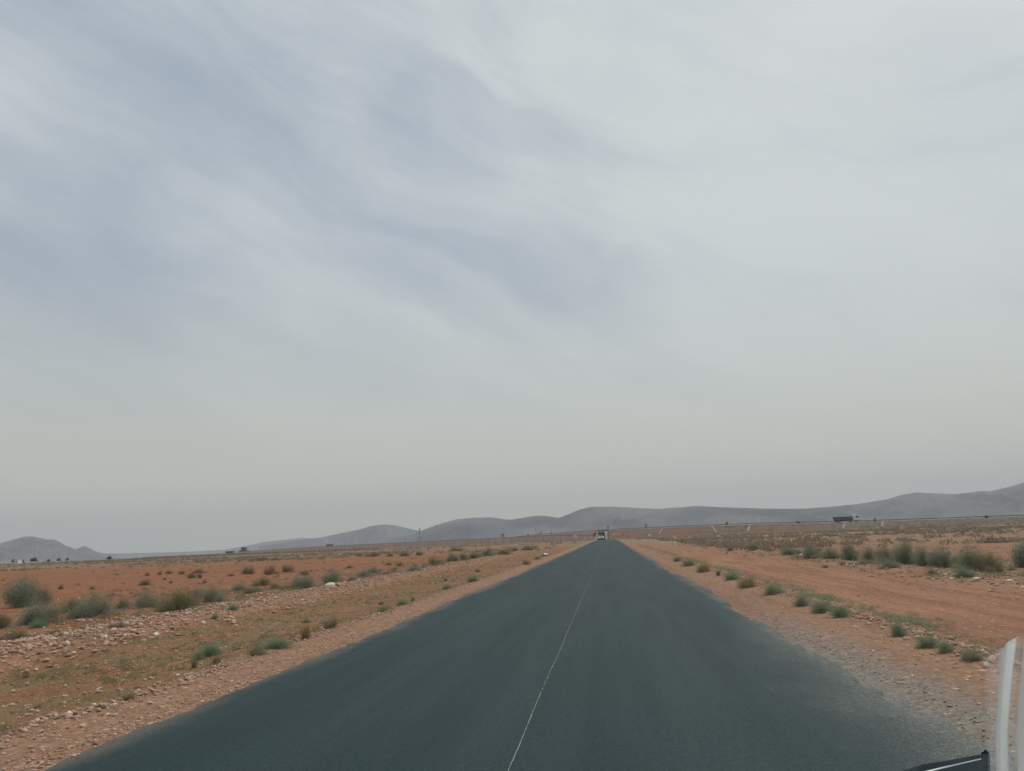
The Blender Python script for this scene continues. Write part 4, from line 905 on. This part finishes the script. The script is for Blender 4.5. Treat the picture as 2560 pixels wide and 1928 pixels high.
stones(2600, lambda n: rng.normal(2.75, .2, n), 3.6, 40, .006, .022, 'right_edge', 3)
stones(900, lambda n: rng.uniform(4.5, 10, n), 8, 60, .008, .035, 'right_flat', 5)
stones(1500, lambda n: rng.normal(10.3, .7, n), 14, 120, .02, .10, 'litter_row', 3)
stones(700, lambda n: rng.uniform(10, 22, n), 22, 110, .02, .10, 'litter_row', 4)
for px_, py_, s_ in ((826, 1466, .26), (848, 1466, .2), (835, 1470, .14), (130, 1583, .12), (363, 1738, .045), (262, 1770, .05), (280, 1766, .045), (240, 1862, .05), (170, 1795, .05)):
    p = gp(px_, py_); ST.append((p.x, p.y, s_, 'boulder'))
LAB = {'rubble': ('pale tan stone lying in the thick rubble strip left of the road', 'stones of the left rubble strip'), 'verge_row': ('cream stone in the row between grass verge and gravel shoulder on the left', 'stones edging the left grass verge'),
       'edge': ('small stone on the left gravel shoulder beside the asphalt', 'stones on the left shoulder'), 'verge': ('loose stone among the grass of the left verge', 'loose stones on the left verge'), 'field': ('stone on the open soil behind the left shrubs', 'stones on the left field'),
       'right_row': ('pale stone in the low row along the right shoulder', 'stones of the right row'), 'right_edge': ('small grey stone at the right edge of the asphalt', 'stones by the right asphalt edge'), 'right_flat': ('lone stone on the smooth dirt right of the stone row', 'stones on the right dirt flat'),
       'litter_row': ('pale stone by the scrub at the back of the right dirt flat', 'stones before the right thicket')}
SA = np.array([(a, b_, c) for a, b_, c, _ in ST]); SZ = ground_z(SA[:, 0], SA[:, 1]); zones = [s_[3] for s_ in ST]
ang = SA[:, 2]/np.hypot(SA[:, 0], SA[:, 1])
seen = np.array([in_view(a, b_, c, -6) for (a, b_, _), c in zip(SA, SZ)])
order = np.argsort(-ang*seen+0*ang)
BL = [i for i, z_ in enumerate(zones) if z_ == 'boulder']
pick = BL+[int(i) for i in order if zones[int(i)] != 'boulder'][:285]
rocks = [np_mesh('stone', *rock_v(i, 2), MSTONE) for i in range(8)]
bl_lab = ['big white boulder beside the pointed grey shrub', 'smaller white boulder right of the big white one', 'low white boulder in front of the big white pair', 'white stone alone among the rubble near the left edge', 'white edge stone at the tip of the flat green tuft',
          'left one of two cream edge stones at lower left', 'right one of two cream edge stones at lower left', 'cream stone near the asphalt at lower left', 'reddish cream block on the lower left shoulder']
for j, i in enumerate(pick):
    x, y, s_ = SA[i]; lab = (bl_lab[j], None) if zones[i] == 'boulder' else LAB[zones[i]]
    o = link('stone', rocks[j % 8], None, None, (x, y, SZ[i]+s_*.22), (rng.uniform(-.3, .3), rng.uniform(-.3, .3), rng.uniform(0, 6)), (s_, s_, s_)); tag(o, lab[0], 'stone', lab[1])
rest = np.setdiff1d(np.arange(len(ST)), pick); lows = [rock_v(50+i, 1) for i in range(6)]
VV, FF, b0 = [], [], 0
for i in rest:
    V, F = lows[i % 6]; a = rng.uniform(0, 6.28); c_, s__ = math.cos(a), math.sin(a); x, y, s_ = SA[i]
    Q = V*s_; Q = np.stack([Q[:, 0]*c_-Q[:, 1]*s__+x, Q[:, 0]*s__+Q[:, 1]*c_+y, Q[:, 2]+SZ[i]+s_*.2], 1); VV.append(Q); FF.append(F+b0); b0 += len(V)
tag(link('gravel', np_mesh('gravel', np.concatenate(VV), np.concatenate(FF), MSTONE)), kind='stuff')

# ------------------------------------------------------------------ litter
MBAGW = mat_simple('white_plastic', (.72, .70, .66), .5); MBAGB = mat_simple('blue_plastic', (.03, .16, .42), .4, var=.2, scale=3)
def bag(px_, py_, wd_px, label, mat, name='plastic_bag', cat='plastic bag', flat=.5, seed=0, mat2=None):
    p = gp(px_, py_); d = (p-CAMP).length; s_ = wd_px*d/F0/2
    bm = bmesh.new(); bmesh.ops.create_icosphere(bm, subdivisions=3, radius=1)
    for v in bm.verts:
        k = 1+.22*float(vn(v.co.x*3+seed, v.co.y*3, 1, seed))+.12*float(vn(v.co.z*7, v.co.x*6+seed, 1, seed+2))
        v.co = Vector((v.co.x*k, v.co.y*k*.7, max(v.co.z*k, -.25)*flat))
    me = bpy.data.meshes.new(name); bm.to_mesh(me); bm.free()
    o = link(name, me, mat, None, (p.x, p.y, p.z+s_*.1), (0, 0, seed), (s_, s_, s_)); tag(o, label, cat)
    if mat2:
        me.materials.append(mat2)
        for f in me.polygons:
            if f.center.z > .22 and f.center.x > -.2: f.material_index = 1
    return o
bag(1362, 1390, 19, 'blue plastic sack with a pale top lying on the left verge', MBAGB, 'plastic_sack', 'sack', .55, .4, MBAGW)
for i, (a, b_, w_, lab) in enumerate(((1372, 1360, 5, 'white bag left of the pile beyond the blue sack'), (1380, 1365, 5, 'white bag in the middle of the pile beyond the blue sack'), (1389, 1366, 7, 'largest white bag of the pile beyond the blue sack'), (1383, 1361, 3.5, 'small white bag at the back of the pile beyond the blue sack'), (1424, 1356, 6, 'flat white bag on the soil right of the pile'),
        (2364, 1437, 12, 'white litter scrap, left of the three before the thicket'), (2392, 1437, 17, 'largest white litter scrap before the thicket'), (2382, 1447, 12, 'white litter scrap lowest of the three before the thicket'), (2003, 1388, 12, 'white scrap lying at the left foot of the thicket'), (2442, 1447, 14, 'pale scrap lying right of the litter group'), (2525, 1452, 12, 'white scrap lying near the right edge'),
        (2023, 1465, 5, 'tiny white scrap on the smooth dirt beyond the sixth shrub'), (1970, 1482, 5, 'tiny white scrap beside the sixth shrub'), (2135, 1411, 6, 'white scrap in front of the thicket centre'), (2158, 1411, 6, 'second white scrap in front of the thicket centre'), (2210, 1421, 7, 'pale scrap before the thicket, right of centre'), (1186, 1392, 0, ''),
        (1240, 1383, 3.5, 'white scrap in the thick belt of shrubs'), (1656, 1357, 5, 'white scrap beyond the bare dirt right of the road'), (1689, 1357, 6, 'second white scrap at the scrub edge right of the road'), (1716, 1359, 6, 'third white scrap at the scrub edge right of the road'))):
    if w_: bag(a, b_, w_, lab, MBAGW, 'litter' if w_ > 2 and a > 1500 else 'plastic_bag', 'litter' if a > 1500 else 'plastic bag', .3, i*1.3)
bag(2147, 1491, 8, 'black lump of tyre rubber on the smooth dirt', MBLK, 'tyre_scrap', 'tyre scrap', .5, 3.3)
bag(200, 1552, 26, 'faded pink rag among the stones below the dome shrub', mat_simple('pink_cloth', (.45, .22, .24), .9), 'rag', 'rag', .18, 5.1)
bag(2082, 1537, 12, 'rusty red rag beside the ninth shrub of the stone row', mat_simple('rusty_cloth', (.28, .08, .06), .9), 'rag', 'rag', .3, 6.1)

# ------------------------------------------------------------------ the car we sit in: corner of the dashboard, pillar and a windscreen reflection shaped as a pale sheet
def near(px_, py_, d): return CAMP+ray(px_, py_)*d
def slab(name, poly, d, th, mat, parent=None, bevel=0, c=None):
    """solid plate with an outline given by directions, real thickness th metres, d may vary per point"""
    ds = d if isinstance(d, (list, tuple)) else [d]*len(poly)
    f = [near(a, b_, k) for (a, b_), k in zip(poly, ds)]; bk = [near(a, b_, k+th) for (a, b_), k in zip(poly, ds)]; n_ = len(poly)
    c = c or Vector((0, 0, 0)); f = [p-c for p in f]; bk = [p-c for p in bk]
    return MB().add(f+bk, [tuple(range(n_)), tuple(range(n_, 2*n_))[::-1]]+[(i, (i+1) % n_, n_+(i+1) % n_, n_+i) for i in range(n_)]).build(name, mat, parent, bevel=bevel)
MDASH = mat_simple('dark_dash', (.020, .030, .036), .9, var=.1, scale=40, spec=.08); MTRIM = mat_simple('bright_trim', (.62, .66, .66), .25, .6)
c0 = near(2400, 1928, .9); dash = empty('dashboard', c0, 0, 'dark dashboard corner with a bright trim line at the bottom right', 'dashboard')
slab('top_pad', [(2236, 1934), (2300, 1915), (2380, 1899), (2450, 1886), (2475, 1884), (2475, 2040), (2200, 2040)], [.86, .88, .92, .95, .96, .80, .78], .03, MDASH, dash, .003, c0)
slab('trim_strip', [(2300, 1931), (2380, 1912), (2452, 1896), (2454, 1898.5), (2382, 1916), (2306, 1934)], [.84, .87, .9, .9, .87, .84], .004, MTRIM, dash, 0, c0)
slab('pillar_base', [(2452, 1884), (2455, 1876), (2472, 1874), (2482, 2040), (2452, 2040)], .97, .03, MDASH, dash, .004, c0)
m, n, b = mat_new('reflection_film'); b.inputs['Base Color'].default_value = (.85, .90, .88, 1); b.inputs['Roughness'].default_value = .6
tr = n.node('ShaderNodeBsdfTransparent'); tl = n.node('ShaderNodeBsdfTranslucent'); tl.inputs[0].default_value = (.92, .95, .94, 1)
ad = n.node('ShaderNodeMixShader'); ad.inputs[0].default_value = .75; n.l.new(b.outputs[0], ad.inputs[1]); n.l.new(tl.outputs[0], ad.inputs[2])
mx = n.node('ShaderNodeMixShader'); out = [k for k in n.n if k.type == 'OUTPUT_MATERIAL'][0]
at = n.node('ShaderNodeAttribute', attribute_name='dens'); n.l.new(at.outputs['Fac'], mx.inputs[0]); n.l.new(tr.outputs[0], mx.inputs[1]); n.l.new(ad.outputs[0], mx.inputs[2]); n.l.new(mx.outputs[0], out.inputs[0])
MREFLECT = m
# windscreen reflection modelled as a folded sheet: columns across (folds toward / away), rows down
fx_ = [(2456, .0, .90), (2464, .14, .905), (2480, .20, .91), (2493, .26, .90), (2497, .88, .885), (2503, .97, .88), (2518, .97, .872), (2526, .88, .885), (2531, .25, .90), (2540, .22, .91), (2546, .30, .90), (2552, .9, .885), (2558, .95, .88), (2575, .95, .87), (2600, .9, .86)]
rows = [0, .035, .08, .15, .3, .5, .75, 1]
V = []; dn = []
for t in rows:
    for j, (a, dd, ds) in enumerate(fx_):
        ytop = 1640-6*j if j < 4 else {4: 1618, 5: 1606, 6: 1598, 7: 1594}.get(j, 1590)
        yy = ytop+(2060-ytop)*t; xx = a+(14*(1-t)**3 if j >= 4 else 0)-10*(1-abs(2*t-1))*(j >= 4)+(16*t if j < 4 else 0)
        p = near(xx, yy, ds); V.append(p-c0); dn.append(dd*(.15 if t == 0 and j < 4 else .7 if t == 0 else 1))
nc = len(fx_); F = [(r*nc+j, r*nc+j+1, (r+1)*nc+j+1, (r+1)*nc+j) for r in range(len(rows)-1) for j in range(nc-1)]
me = np_mesh('reflection_folds', np.array([v[:] for v in V]), np.array(F), MREFLECT, smooth=True)
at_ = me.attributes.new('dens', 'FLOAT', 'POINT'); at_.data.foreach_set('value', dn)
sh = link('reflection_sheet', me, None, None, c0)
tag(sh, 'pale windscreen reflection shaped as see-through folds at the lower right edge of the view', 'reflection')

# ------------------------------------------------------------------ haze
hm_, n, b = mat_new('haze_air'); n.n.clear()
pv = n.node('ShaderNodeVolumePrincipled'); pv.inputs['Color'].default_value = (.82, .86, .92, 1); pv.inputs['Density'].default_value = 9.0e-5; pv.inputs['Anisotropy'].default_value = 0
o_ = n.node('ShaderNodeOutputMaterial'); n.l.new(pv.outputs[0], o_.inputs['Volume'])
tag(MB().box(-16500, 16500, -16500, 16500, -12, 900).build('haze', hm_), kind='stuff')
